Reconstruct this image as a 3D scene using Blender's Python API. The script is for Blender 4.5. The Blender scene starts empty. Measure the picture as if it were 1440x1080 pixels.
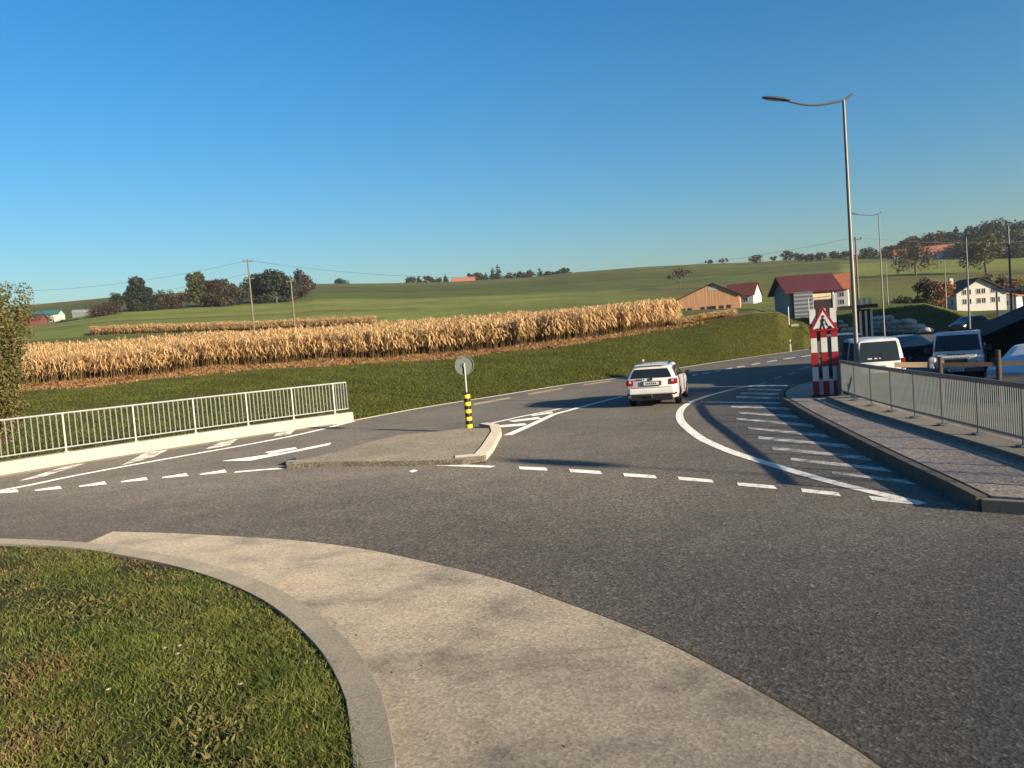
import bpy, bmesh, math, random
import numpy as np
from mathutils import Vector, Matrix
random.seed(7); RNG=np.random.default_rng(11)
S=bpy.context.scene
COL=S.collection
# ------------------------------------------------------------------ survey camera
F=1100.; CX,CY=720.,540.; CAMH=2.75
ROLL=math.radians(4.4); PITCH=math.atan(62.8/F)
FW=np.array([0,math.cos(PITCH),-math.sin(PITCH)])
_r0=np.array([1.,0,0]); _u0=np.cross(_r0,FW)
RT=_r0*math.cos(ROLL)-_u0*math.sin(ROLL); UP=_u0*math.cos(ROLL)+_r0*math.sin(ROLL)
CAM=np.array([0,0,CAMH])
def ray(x,y): return FW*F+RT*(x-CX)-UP*(y-CY)
def gz(x,y,z=0.):
    d=ray(x,y); t=(z-CAMH)/d[2]; return CAM+d*t
def gd(x,y,dist):
    d=ray(x,y); return CAM+d*dist/math.hypot(d[0],d[1])
def g2(pts,z=0.): return [tuple(gz(x,y,z)[:2]) for x,y in pts]
SUN_EL=math.radians(15.5); SD=np.array([-.755,.656]); SN=np.array([.656,.755])
def so(o,s): return SD*s+SN*o           # point from (offset across, distance along) the shadow direction
# ------------------------------------------------------------------ helpers
def smoothstep(t): t=np.clip(t,0,1); return t*t*(3-2*t)
def link(o,parent=None):
    COL.objects.link(o)
    if parent is not None: o.parent=parent
    return o
def tag(o,label=None,cat=None,group=None,kind=None):
    if label: o['label']=label
    if cat: o['category']=cat
    if group: o['group']=group
    if kind: o['kind']=kind
    return o
def thing(name,label,cat,loc=(0,0,0),rotz=0,group=None):
    o=bpy.data.objects.new(name,None); o.empty_display_size=.3; link(o)
    o.location=tuple(float(v) for v in loc); o.rotation_euler=(0,0,rotz)
    return tag(o,label,cat,group)
class MB:
    def __init__(s): s.v=[]; s.f=[]; s.mi=[]; s.m=0
    def add(s,vs,fs):
        b=len(s.v); s.v+= [tuple(map(float,p)) for p in vs]
        for f in fs: s.f.append(tuple(b+i for i in f)); s.mi.append(s.m)
        return s
    def box(s,c,d,rz=0,taper=1.):
        x,y,z=[k/2 for k in d]; vs=[]
        ca,sa=math.cos(rz),math.sin(rz)
        for k,(a,b,e) in enumerate([(-1,-1,-1),(1,-1,-1),(1,1,-1),(-1,1,-1),(-1,-1,1),(1,-1,1),(1,1,1),(-1,1,1)]):
            t=taper if e>0 else 1
            px,py=a*x*t,b*y*t
            vs.append((c[0]+px*ca-py*sa,c[1]+px*sa+py*ca,c[2]+e*z))
        return s.add(vs,[(3,2,1,0),(4,5,6,7),(0,1,5,4),(1,2,6,5),(2,3,7,6),(3,0,4,7)])
    def bar(s,p0,p1,w,h,up=(0,0,1)):
        p0=Vector(p0);p1=Vector(p1);d=(p1-p0).normalized();u=Vector(up)
        r=d.cross(u)
        if r.length<1e-4: r=d.cross(Vector((1,0,0)))
        r.normalize(); u=r.cross(d).normalized(); vs=[]
        for p in (p0,p1):
            for a,b in ((-1,-1),(1,-1),(1,1),(-1,1)): vs.append(p+r*a*w/2+u*b*h/2)
        return s.add(vs,[(0,1,2,3),(7,6,5,4),(0,4,5,1),(1,5,6,2),(2,6,7,3),(3,7,4,0)])
    def tube(s,pts,rs,n=8,cap=True):
        pts=[Vector(p) for p in pts]
        if not hasattr(rs,'__len__'): rs=[rs]*len(pts)
        vs=[];fs=[];prev=None
        for i,p in enumerate(pts):
            d=(pts[min(i+1,len(pts)-1)]-pts[max(i-1,0)])
            d=d.normalized() if d.length>1e-9 else Vector((0,0,1))
            a=prev if prev is not None else (Vector((1,0,0)) if abs(d.x)<.9 else Vector((0,1,0)))
            a=(a-d*a.dot(d)).normalized(); prev=a; b=d.cross(a)
            for k in range(n):
                t=2*math.pi*k/n; vs.append(p+(a*math.cos(t)+b*math.sin(t))*rs[i])
        for i in range(len(pts)-1):
            for k in range(n):
                k2=(k+1)%n; fs.append((i*n+k,i*n+k2,(i+1)*n+k2,(i+1)*n+k))
        if cap:
            fs.append(tuple(range(n-1,-1,-1))); fs.append(tuple((len(pts)-1)*n+k for k in range(n)))
        return s.add(vs,fs)
    def prism(s,poly,z0,z1):
        n=len(poly); a=sum(poly[i][0]*poly[(i+1)%n][1]-poly[(i+1)%n][0]*poly[i][1] for i in range(n))
        if a<0: poly=poly[::-1]
        vs=[(p[0],p[1],z0) for p in poly]+[(p[0],p[1],z1) for p in poly]
        return s.add(vs,[tuple(range(n-1,-1,-1)),tuple(range(n,2*n))]+[(i,(i+1)%n,n+(i+1)%n,n+i) for i in range(n)])
    def plate(s,poly,y0,y1):      # polygon in x,z extruded along y
        n=len(poly); a=sum(poly[i][0]*poly[(i+1)%n][1]-poly[(i+1)%n][0]*poly[i][1] for i in range(n))
        if a<0: poly=poly[::-1]
        vs=[(p[0],y0,p[1]) for p in poly]+[(p[0],y1,p[1]) for p in poly]
        return s.add(vs,[tuple(range(n)),tuple(range(2*n-1,n-1,-1))]+[(i,n+i,n+(i+1)%n,(i+1)%n) for i in range(n)])
    def flat(s,poly,z):
        n=len(poly); a=sum(poly[i][0]*poly[(i+1)%n][1]-poly[(i+1)%n][0]*poly[i][1] for i in range(n))
        if a<0: poly=poly[::-1]
        return s.add([(p[0],p[1],z) for p in poly],[tuple(range(n))])
    def ribbon(s,a,b,za,zb):
        n=len(a); vs=[(p[0],p[1],za) for p in a]+[(p[0],p[1],zb) for p in b]
        return s.add(vs,[(i,n+i,n+i+1,i+1) if True else 0 for i in range(n-1)])
    def lathe(s,prof,n=24,axis='z',c=(0,0,0)):
        vs=[];fs=[]
        for r,h in prof:
            for k in range(n):
                t=2*math.pi*k/n; x,y=r*math.cos(t),r*math.sin(t)
                p=(x,y,h) if axis=='z' else ((h,x,y) if axis=='x' else (x,h,y))
                vs.append((p[0]+c[0],p[1]+c[1],p[2]+c[2]))
        for i in range(len(prof)-1):
            for k in range(n):
                k2=(k+1)%n; fs.append((i*n+k,i*n+k2,(i+1)*n+k2,(i+1)*n+k))
        fs.append(tuple(range(n-1,-1,-1))); fs.append(tuple((len(prof)-1)*n+k for k in range(n)))
        return s.add(vs,fs)
    def build(s,name,mats,parent=None,smooth=False,loc=None,bevel=0,fix=True):
        me=bpy.data.meshes.new(name); me.from_pydata(s.v,[],s.f)
        if not isinstance(mats,(list,tuple)): mats=[mats]
        for m in mats: me.materials.append(m)
        if len(mats)>1: me.polygons.foreach_set('material_index',s.mi)
        if fix:
            bm=bmesh.new(); bm.from_mesh(me); bmesh.ops.recalc_face_normals(bm,faces=bm.faces); bm.to_mesh(me); bm.free()
        if smooth:
            me.polygons.foreach_set('use_smooth',[True]*len(me.polygons))
            try: me.set_sharp_from_angle(angle=math.radians(38))
            except Exception: pass
        o=bpy.data.objects.new(name,me); link(o,parent)
        if loc is not None: o.location=loc
        if bevel:
            b=o.modifiers.new('b','BEVEL'); b.width=bevel; b.segments=2; b.limit_method='ANGLE'
        return o
def np_mesh(name,V,Q,mat,parent=None,cols=None,smooth=False,tri=False):
    V=np.asarray(V,dtype=np.float32); Q=np.asarray(Q,dtype=np.int32); k=Q.shape[1]
    me=bpy.data.meshes.new(name); me.vertices.add(len(V)); me.vertices.foreach_set('co',V.ravel())
    me.loops.add(Q.size); me.loops.foreach_set('vertex_index',Q.ravel())
    me.polygons.add(len(Q)); me.polygons.foreach_set('loop_start',np.arange(0,Q.size,k,dtype=np.int32))
    if smooth: me.polygons.foreach_set('use_smooth',np.ones(len(Q),dtype=bool))
    me.update(calc_edges=True)
    if cols is not None:
        a=me.color_attributes.new('cover','FLOAT_COLOR','POINT')
        c=np.ones((len(V),4),dtype=np.float32); c[:,:3]=cols; a.data.foreach_set('color',c.ravel())
    me.materials.append(mat); me.validate()
    o=bpy.data.objects.new(name,me); link(o,parent); return o
# ------------------------------------------------------------------ materials
class NT:
    def __init__(s,name):
        s.m=bpy.data.materials.new(name); s.m.use_nodes=True; s.t=s.m.node_tree; s.n=s.t.nodes
        s.b=s.n['Principled BSDF']
    def node(s,t,**k):
        n=s.n.new(t)
        for a,v in k.items():
            if a in n.inputs.keys() if hasattr(n.inputs,'keys') else False: n.inputs[a].default_value=v
            else: setattr(n,a,v)
        return n
    def L(s,a,b): s.t.links.new(a,b)
    def coord(s,kind='Object'):
        n=s.n.new('ShaderNodeTexCoord'); return n.outputs[kind]
    def noise(s,scale,detail=4,rough=.55,co=None,stretch=None):
        n=s.n.new('ShaderNodeTexNoise'); n.inputs['Scale'].default_value=scale; n.inputs['Detail'].default_value=detail; n.inputs['Roughness'].default_value=rough
        c=co if co is not None else s.coord()
        if stretch:
            mp=s.n.new('ShaderNodeMapping'); mp.inputs['Scale'].default_value=stretch; s.L(c,mp.inputs['Vector']); c=mp.outputs[0]
        s.L(c,n.inputs['Vector']); return n.outputs['Fac']
    def ramp(s,fac,stops):
        r=s.n.new('ShaderNodeValToRGB'); e=r.color_ramp.elements
        while len(e)<len(stops): e.new(.5)
        for k,(p,c) in enumerate(stops): e[k].position=p; e[k].color=(*c,1) if len(c)==3 else c
        s.L(fac,r.inputs[0]); return r.outputs[0]
    def mix(s,fac,a,b,mode='MIX'):
        n=s.n.new('ShaderNodeMix'); n.data_type='RGBA'; n.blend_type=mode
        for sock,v in ((n.inputs[0],fac),(n.inputs[6],a),(n.inputs[7],b)):
            if isinstance(v,(int,float)): sock.default_value=v
            elif isinstance(v,tuple): sock.default_value=(*v,1)
            else: s.L(v,sock)
        return n.outputs[2]
    def bump(s,h,strength=.3,dist=.02):
        n=s.n.new('ShaderNodeBump'); n.inputs['Strength'].default_value=strength; n.inputs['Distance'].default_value=dist
        s.L(h,n.inputs['Height']); s.L(n.outputs[0],s.b.inputs['Normal'])
    def color(s,c):
        if isinstance(c,tuple): s.b.inputs['Base Color'].default_value=(*c,1)
        else: s.L(c,s.b.inputs['Base Color'])
    def rough(s,r,spec=.5,metal=0):
        s.b.inputs['Roughness'].default_value=r; s.b.inputs['Specular IOR Level'].default_value=spec; s.b.inputs['Metallic'].default_value=metal
def W(v,k): return tuple(min(1,c*k) for c in v)
def simple(name,c,rough=.6,spec=.4,metal=0,var=.25,scale=3.,bump=0,fine=0):
    t=NT(name); n=t.noise(scale,5); col=t.ramp(n,[(.3,W(c,1-var)),(.7,W(c,1+var))])
    if fine:
        n2=t.noise(fine,2); col=t.mix(.5,col,t.ramp(n2,[(.35,W(c,.6)),(.65,W(c,1.4))]))
    t.color(col); t.rough(rough,spec,metal)
    if 'kerb' in name: t.b.inputs['Diffuse Roughness'].default_value=1.
    if bump: t.bump(t.noise(fine or scale*8,3),bump,.01)
    return t.m
def leafmat(name,c,c2,scale=.35):
    t=NT(name); n=t.noise(scale,3); geo=t.n.new('ShaderNodeNewGeometry')
    a=t.ramp(n,[(.35,c),(.65,c2)])
    b=t.mix(geo.outputs['Random Per Island'],W(c,.65),W(c2,1.35)); t.color(t.mix(.5,a,b)); t.rough(.6,.25)
    tr=t.n.new('ShaderNodeBsdfTranslucent'); t.L(b,tr.inputs[0]); ms=t.n.new('ShaderNodeMixShader'); ms.inputs[0].default_value=.22
    out=t.n['Material Output']; t.L(t.b.outputs[0],ms.inputs[1]); t.L(tr.outputs[0],ms.inputs[2]); t.L(ms.outputs[0],out.inputs[0])
    return t.m
def m_asphalt(name,base=.1,tint=(1.03,1.,.96),ring=False):
    t=NT(name); co=t.coord()
    v=t.n.new('ShaderNodeTexVoronoi'); v.inputs['Scale'].default_value=36; t.L(co,v.inputs['Vector'])
    sp=t.ramp(v.outputs['Color'],[(.0,W(tint,base*.2)),(.4,W(tint,base*.75)),(.75,W(tint,base*1.5)),(1.,W(tint,base*3.6))])
    n=t.noise(16,3,.7,co); sp2=t.ramp(n,[(.33,W(tint,base*.4)),(.68,W(tint,base*1.7))])
    c=t.mix(.5,sp,sp2)
    big=t.ramp(t.noise(.22,5,.6,co),[(.3,(.82,.82,.84)),(.7,(1.18,1.16,1.12))]); c=t.mix(1.,c,big,'MULTIPLY')
    st=t.ramp(t.noise(1.3,5,.65,co),[(.35,(.86,.86,.87)),(.7,(1.1,1.09,1.07))]); c=t.mix(1.,c,st,'MULTIPLY')
    if ring:   # wear of the circulating lane: polished wheel path, rough dark edges
        vm=t.n.new('ShaderNodeVectorMath'); vm.operation='DISTANCE'; t.L(co,vm.inputs[0]); vm.inputs[1].default_value=(-11.,-.04,0)
        nn=t.noise(.5,4,.6,co); ad=t.n.new('ShaderNodeMath'); ad.operation='MULTIPLY_ADD'; t.L(nn,ad.inputs[0]); ad.inputs[1].default_value=2.4; t.L(vm.outputs['Value'],ad.inputs[2])
        mr=t.n.new('ShaderNodeMapRange'); mr.inputs[1].default_value=14.; mr.inputs[2].default_value=30.; t.L(ad.outputs[0],mr.inputs[0])
        w=t.ramp(mr.outputs[0],[(.0,(.7,.7,.71)),(.14,(.72,.72,.73)),(.3,(.98,.98,.98)),(.42,(1.16,1.14,1.1)),(.52,(.98,.98,.98)),(.66,(1.13,1.11,1.08)),(.8,(1.,1.,1.))]); c=t.mix(1.,c,w,'MULTIPLY')
    t.b.inputs['Diffuse Roughness'].default_value=1.
    t.color(c); t.rough(.8,.25); t.bump(v.outputs['Distance'],.5,.008); return t.m
def m_terrain():
    t=NT('terrain_cover'); a=t.n.new('ShaderNodeVertexColor'); a.layer_name='cover'; co=t.coord()
    c=t.mix(1.,a.outputs[0],t.ramp(t.noise(.05,6,.65,co),[(.3,(.78,.8,.78)),(.7,(1.22,1.18,1.15))]),'MULTIPLY')
    c=t.mix(1.,c,t.ramp(t.noise(1.6,5,.7,co),[(.3,(.62,.66,.6)),(.7,(1.38,1.32,1.3))]),'MULTIPLY')
    c=t.mix(1.,c,t.ramp(t.noise(9,3,.7,co),[(.3,(.6,.62,.6)),(.7,(1.4,1.36,1.3))]),'MULTIPLY')
    t.color(c); t.rough(.95,.1); t.bump(t.noise(4,4,.7,co),.6,.15); return t.m
M={}
M['asphalt']=m_asphalt('asphalt',.074,(1.09,1.,.87),True)
M['pavement']=m_asphalt('pavement_asphalt',.175,(1.14,.99,.87))
M['island']=m_asphalt('island_asphalt',.122,(1.12,1.,.78))
def m_apron():
    t=NT('apron_concrete'); co=t.coord()
    c=t.ramp(t.noise(1.1,6,.62,co),[(.28,(.12,.107,.088)),(.45,(.195,.173,.138)),(.72,(.235,.207,.164))])
    c=t.mix(1.,c,t.ramp(t.noise(.55,5,.6,co,(1,1.6,1)),[(.3,(.44,.46,.5)),(.47,(.94,.95,.97)),(.75,(1.16,1.14,1.1))]),'MULTIPLY')
    v=t.n.new('ShaderNodeTexVoronoi'); v.inputs['Scale'].default_value=38; t.L(co,v.inputs['Vector'])
    c=t.mix(.5,c,t.ramp(v.outputs['Color'],[(0,(.5,.5,.5)),(.5,(1,1,1)),(1,(1.6,1.55,1.5))]),'MULTIPLY')
    c=t.mix(.5,c,t.ramp(t.noise(30,3,.7,co),[(.35,(.6,.6,.6)),(.65,(1.35,1.33,1.3))]),'MULTIPLY')
    t.b.inputs['Diffuse Roughness'].default_value=1.
    t.color(c); t.rough(.85,.2); t.bump(v.outputs['Distance'],.22,.006); return t.m
M['apron']=m_apron()
M['kerb']=simple('kerb_concrete',(.15,.138,.112),.85,.2,var=.22,scale=2.2,fine=60,bump=.25)
M['kerb_pale']=simple('pale_kerb',(.33,.3,.24),.85,.2,var=.15,scale=3,fine=40,bump=.2)
M['wall_conc']=simple('wall_concrete',(.4,.36,.3),.85,.2,var=.14,scale=1.2,fine=30,bump=.2)
M['stem']=simple('maize_stem',(.17,.115,.05),.9,.1,var=.3)
M['kerb_shaded']=simple('shaded_kerb',(.09,.08,.064),.9,.2,var=.35,scale=2.,fine=40,bump=.3)  # darker kerb concrete, the shade on the kerb face put into the colour
M['grass_soil']=simple('grass_soil',(.05,.048,.018),.95,.1,var=.5,scale=2.,fine=25)
M['terrain']=m_terrain()
def m_paint(name,c=(.72,.72,.7),wear=.45,sc=5.):
    t=NT(name); co=t.coord(); n=t.noise(sc,6,.7,co); n2=t.noise(40,2,.6,co)
    f=t.mix(.35,n,n2); r=t.ramp(f,[(wear-.07,(0,0,0)),(wear+.06,(1,1,1))])
    t.b.inputs['Diffuse Roughness'].default_value=1.; t.color(t.mix(r,(.075,.07,.062),c)); t.rough(.75,.3); return t.m
M['paint']=m_paint('road_paint',(.56,.545,.51),wear=.43)
M['paint_worn']=m_paint('worn_road_paint',(.46,.445,.41),wear=.485,sc=2.4)
M['paint_yellow']=m_paint('yellow_road_paint',(.27,.22,.13),wear=.47)
M['galv']=simple('galvanised_steel',(.35,.35,.34),.45,.5,.35,var=.1,scale=6)
M['galv_grey']=simple('grey_steel',(.115,.135,.135),.6,.4,.2,var=.12,scale=6)
M['rail_dark']=simple('dark_handrail',(.07,.08,.095),.45,.5,.25,var=.12,scale=5)
M['lamp_metal']=simple('lamp_steel',(.13,.12,.105),.5,.5,.35,var=.1,scale=2)
M['pale_sheet']=simple('pale_sheet',(.17,.185,.2),.6,.3,var=.1)
M['black']=simple('black_plastic',(.012,.012,.013),.45,.4,var=.2)
M['rubber']=simple('rubber',(.015,.015,.015),.8,.2,var=.2)
M['yellow']=simple('yellow_film',(.75,.5,.02),.45,.4,var=.08)
M['black_film']=simple('black_film',(.015,.012,.012),.4,.4,var=.1)
M['sign_back']=simple('sign_grey',(.085,.105,.09),.5,.4,var=.08)
M['red']=simple('red_film',(.24,.01,.018),.4,.4,var=.1)
M['white']=simple('white_film',(.5,.5,.49),.45,.4,var=.07)
def carpaint(name,c,metal=0.):
    t=NT(name); n=t.noise(2.5,4); t.color(t.ramp(n,[(.3,W(c,.9)),(.7,W(c,1.06))])); t.rough(.3,.5,metal)
    t.b.inputs['Coat Weight'].default_value=.6; t.b.inputs['Coat Roughness'].default_value=.06; return t.m
M['car_white']=carpaint('white_paint',(.58,.57,.55)); M['car_silver']=carpaint('silver_paint',(.55,.55,.54),.1)
M['car_dark']=carpaint('dark_paint',(.02,.022,.026)); M['car_blue']=carpaint('grey_blue_paint',(.09,.13,.18),.2)
def glass(name,c=(.012,.014,.016)):
    t=NT(name); t.color(c); t.rough(.06,.6); return t.m
M['glass']=glass('tinted_glass'); M['win']=glass('window_glass',(.025,.03,.035))
M['tail']=simple('tail_red',(.22,.012,.014),.15,.6,var=.2,scale=30); M['lens']=simple('lens_white',(.4,.4,.4),.1,.6,var=.1)
M['rim']=simple('alloy',(.4,.4,.4),.3,.5,.6,var=.1)
M['chrome']=simple('chrome',(.6,.6,.6),.2,.5,.8,var=.05)
def m_planks(name,c,axis=0,sc=6.,var=.35):
    t=NT(name); co=t.coord(); st=[.08,.08,.08]; st[axis]=sc
    n=t.noise(1.,3,.6,co,tuple(st)); t.color(t.ramp(n,[(.3,W(c,1-var)),(.7,W(c,1+var))])); t.rough(.85,.2); return t.m
M['barn_wood']=m_planks('barn_boards',(.34,.19,.105)); M['fence_wood']=m_planks('fence_wood',(.065,.048,.036),2,4.)
M['sunlit_wood']=m_planks('sunlit_wood',(.3,.23,.14),1,4.)
M['dark_wood']=m_planks('dark_boards',(.012,.01,.009)); M['pole_wood']=m_planks('pole_wood',(.15,.125,.095),2,.6,.2)
def m_tiles(name,c):
    t=NT(name); co=t.coord(); w=t.n.new('ShaderNodeTexWave'); w.inputs['Scale'].default_value=1.2; w.bands_direction='Z'; w.inputs['Distortion'].default_value=1.; t.L(co,w.inputs['Vector'])
    a=t.ramp(w.outputs['Fac'],[(0,W(c,.8)),(1,W(c,1.12))]); t.color(t.mix(1.,a,t.ramp(t.noise(1.2,5),[(.3,(.8,.8,.8)),(.7,(1.2,1.2,1.2))]),'MULTIPLY')); t.rough(.8,.2); return t.m
M['roof_red']=simple('maroon_sheet',(.062,.018,.02),.55,.3,var=.12,scale=.6); M['roof_orange']=m_tiles('orange_tiles',(.36,.12,.06)); M['roof_brick']=m_tiles('brick_red_tiles',(.12,.036,.026))
M['roof_pink']=m_tiles('salmon_tiles',(.34,.13,.08)); M['roof_dark']=m_tiles('dark_tiles',(.04,.03,.03)); M['roof_black']=m_tiles('black_sheet',(.012,.011,.011)); M['roof_teal']=m_tiles('teal_sheet',(.03,.13,.12))
M['plaster']=simple('white_plaster',(.44,.43,.41),.9,.2,var=.06); M['cream']=simple('cream_boards',(.38,.31,.2),.8,.2,var=.12)
def m_corr(name,c):
    t=NT(name); co=t.coord(); w=t.n.new('ShaderNodeTexWave'); w.inputs['Scale'].default_value=.5; w.bands_direction='Z'; t.L(co,w.inputs['Vector'])
    t.color(t.ramp(w.outputs['Fac'],[(0,W(c,.72)),(.5,c),(1,W(c,1.15))])); t.rough(.5,.4,.2); t.bump(w.outputs['Fac'],.4,.1); return t.m
M['corr']=m_corr('corrugated_sheet',(.035,.05,.065)); M['brick']=simple('brick',(.13,.05,.04),.9,.2,var=.2,scale=4)
M['boulder']=simple('limestone',(.46,.42,.37),.9,.2,var=.3,scale=1.5,bump=.4)
M['bark']=simple('bark',(.09,.07,.05),.9,.2,var=.35,scale=3)
M['lf_green']=leafmat('leaves_dark_green',(.018,.026,.014),(.034,.046,.022)); M['lf_olive']=leafmat('leaves_olive',(.04,.046,.016),(.08,.08,.026))
M['lf_brown']=leafmat('leaves_brown',(.032,.026,.016),(.066,.046,.024)); M['lf_rust']=leafmat('leaves_rust',(.036,.026,.019),(.066,.042,.026))
M['lf_orange']=leafmat('leaves_orange',(.16,.08,.025),(.28,.135,.045)); M['lf_con']=leafmat('needles',(.016,.028,.018),(.035,.05,.028))
M['lf_bush']=leafmat('leaves_willow',(.055,.062,.018),(.15,.13,.045),1.2)
M['corn']=leafmat('dry_maize',(.38,.235,.1),(.6,.41,.2),.6); M['litter']=leafmat('maize_litter',(.16,.08,.03),(.36,.21,.09),.8)
M['blade']=leafmat('grass_blades',(.026,.05,.006),(.175,.19,.04),2.2)
M['blade_far']=leafmat('bank_grass',(.05,.066,.008),(.108,.118,.018),.25)
M['blade_dry']=leafmat('dry_grass',(.17,.09,.04),(.3,.19,.09),.9)
SKY_STRENGTH=.075; SUN_STRENGTH=5.; EXPOSURE=1.2; HAZE=.0001
# ------------------------------------------------------------------ terrain
def azof(p): return math.atan2(p[0],p[1])
def feat(pts):
    P=[gd(*p) for p in pts]; a=np.array([azof(p) for p in P]); d=np.array([math.hypot(p[0],p[1]) for p in P]); z=np.array([p[2] for p in P])
    return a,d,z
def feat_y(pts):      # third value is the forward depth instead of the distance
    out=[]
    for x,y,dep in pts:
        d=ray(x,y); t=dep/d[1]; out.append((x,y,t*math.hypot(d[0],d[1])))
    return feat(out)
EDGE_PX=[(498,592),(600,573),(700,557),(800,541),(880,530.5),(960,517),(1060,502),(1140,491)]
edge=g2(EDGE_PX)
Apts=[(-75.,12.),(-45.,8.),(-30.,8.),(-20.,14.),(-16.2,21.6),(-13.4,26.6),(-9.6,29.8)]+[(x-.35,y+.35) for x,y in edge]
A_a=np.array([azof(p) for p in Apts]); A_d=np.array([math.hypot(*p) for p in Apts]); 
ext=[(math.radians(21.5),96.),(math.radians(23.5),104.),(math.radians(25.2),108.),(math.radians(26.5),102.),(math.radians(28.4),95.),(math.radians(30),97.),(math.radians(32),105.),(math.radians(36),110.),(math.radians(60),110.)]
A_a=np.concatenate([A_a,[e[0] for e in ext]]); A_d=np.concatenate([A_d,[e[1] for e in ext]]); A_z=np.full(len(A_a),-.06)
LB=feat_y([(-250,577,70),(40,546,70),(150,538,70),(300,521,70),(450,511,70),(600,504,70),(700,494,69),(800,482,68),(900,467,71),(960,458,75),(1000,450,77),(1060,441,80),(1095,438.5,82),(1113,447,92),(1180,447,108),(1215,440,110),(1250,433,110),(1300,428,104),(1340,438,106),(1365,444,114),(1440,437,130),(1640,425,130)])
LC=feat_y([(-250,525,108),(40,506.5,108),(150,503,108),(300,492,108),(450,484,108),(600,473,108),(700,467,108),(800,460,108),(900,452,104),(945,447.5,104),(1000,441,120),(1060,436,125),(1110,450,128),(1145,450,128),(1180,432,140),(1245,427,150),(1300,426,150),(1345,437,165),(1440,433,185),(1640,420,185)])
LD=feat_y([(-250,490,240),(40,479,240),(130,472,240),(360,465,240),(525,458,240),(700,443,240),(850,437,235),(945,437,228),(1043,433,228),(1130,430,230),(1200,424,230),(1300,420,230),(1345,432,235),(1440,426,240),(1640,412,240)])
LE=feat_y([(-250,470,400),(45,455,400),(160,437,400),(270,432,400),(400,426,400),(440,420,400),(570,420,400),(700,415,400),(850,407,400),(1000,400,400),(1100,396,400),(1200,392,400),(1288,387,400),(1385,381,400),(1440,378,400),(1640,365,400)])
LF=feat_y([(-250,448,680),(0,432,680),(45,428,680),(150,418,680),(300,408,680),(440,399,680),(570,397.5,680),(650,395,680),(740,390,680),(800,383,680),(900,375,680),(1000,370,680),(1060,368,680),(1150,362,680),(1200,358,680),(1250,356,680),(1300,353,680),(1440,350,680),(1640,340,680)])
NA=760
azs=np.concatenate([np.radians(np.arange(-180,-46,3.)),np.linspace(math.radians(-45),math.radians(47),NA),np.radians(np.arange(50,180.1,3.))])
def at(L,a): o=np.argsort(L[0]); return np.interp(a,L[0][o],L[1][o]),np.interp(a,L[0][o],L[2][o])
LA=(A_a,A_d,A_z)
segs=[at(L,azs) for L in (LA,LB,LC,LD,LE,LF)]
dF,zF=segs[-1]; segs.append((dF*1.45,zF-(zF-2.75)*.0-18.)); segs.append((dF*2.,zF-40.))
rows_d=[];rows_z=[];rows_s=[]
rows_d.append(np.full(len(azs),.2)); rows_z.append(np.full(len(azs),-.06)); rows_s.append(0.)
for t in (.3,.6,.85): rows_d.append(segs[0][0]*t); rows_z.append(np.full(len(azs),-.06)); rows_s.append(t)
cnt=[26,26,44,60,80,8,4]
for k in range(7):
    d0,z0=segs[k]; d1,z1=segs[k+1]
    for i in range(cnt[k]):
        t=i/cnt[k]; tz=t
        if k==0: tz=.55*t+.45*math.sin(t*math.pi/2)
        rows_d.append(d0+(d1-d0)*t); rows_z.append(z0+(z1-z0)*tz); rows_s.append(k+1+t)
rows_d.append(segs[7][0]); rows_z.append(segs[7][1]); rows_s.append(8.)
GD=np.array(rows_d); GZ=np.array(rows_z); GS=np.array(rows_s)
# soften the kinks between the surveyed lines
for it in range(3):
    Z=GZ.copy(); Z[7:-1]=.25*GZ[6:-2]+.5*GZ[7:-1]+.25*GZ[8:]; GZ=Z
    Z=GZ.copy(); Z[6:,1:-1]=.25*GZ[6:,:-2]+.5*GZ[6:,1:-1]+.25*GZ[6:,2:]; GZ=Z
bumpy=np.sin(GD*.9+azs[None,:]*70)*.03+np.sin(GD*.31-azs[None,:]*41)*.06
GZ[8:]+= bumpy[8:]*smoothstep((GS[8:,None]-1.15)*4)
def ground(x,y):
    a=np.arctan2(x,y); d=np.hypot(x,y)
    a=np.atleast_1d(a); d=np.atleast_1d(d); out=np.zeros(len(a))
    j=np.clip(np.searchsorted(azs,a)-1,0,len(azs)-2); w=(a-azs[j])/(azs[j+1]-azs[j])
    for n in range(len(a)):
        z0=np.interp(d[n],GD[:,j[n]],GZ[:,j[n]]); z1=np.interp(d[n],GD[:,j[n]+1],GZ[:,j[n]+1]); out[n]=z0*(1-w[n])+z1*w[n]
    return out
def ground1(x,y): return float(ground(np.array([x]),np.array([y]))[0])
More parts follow.
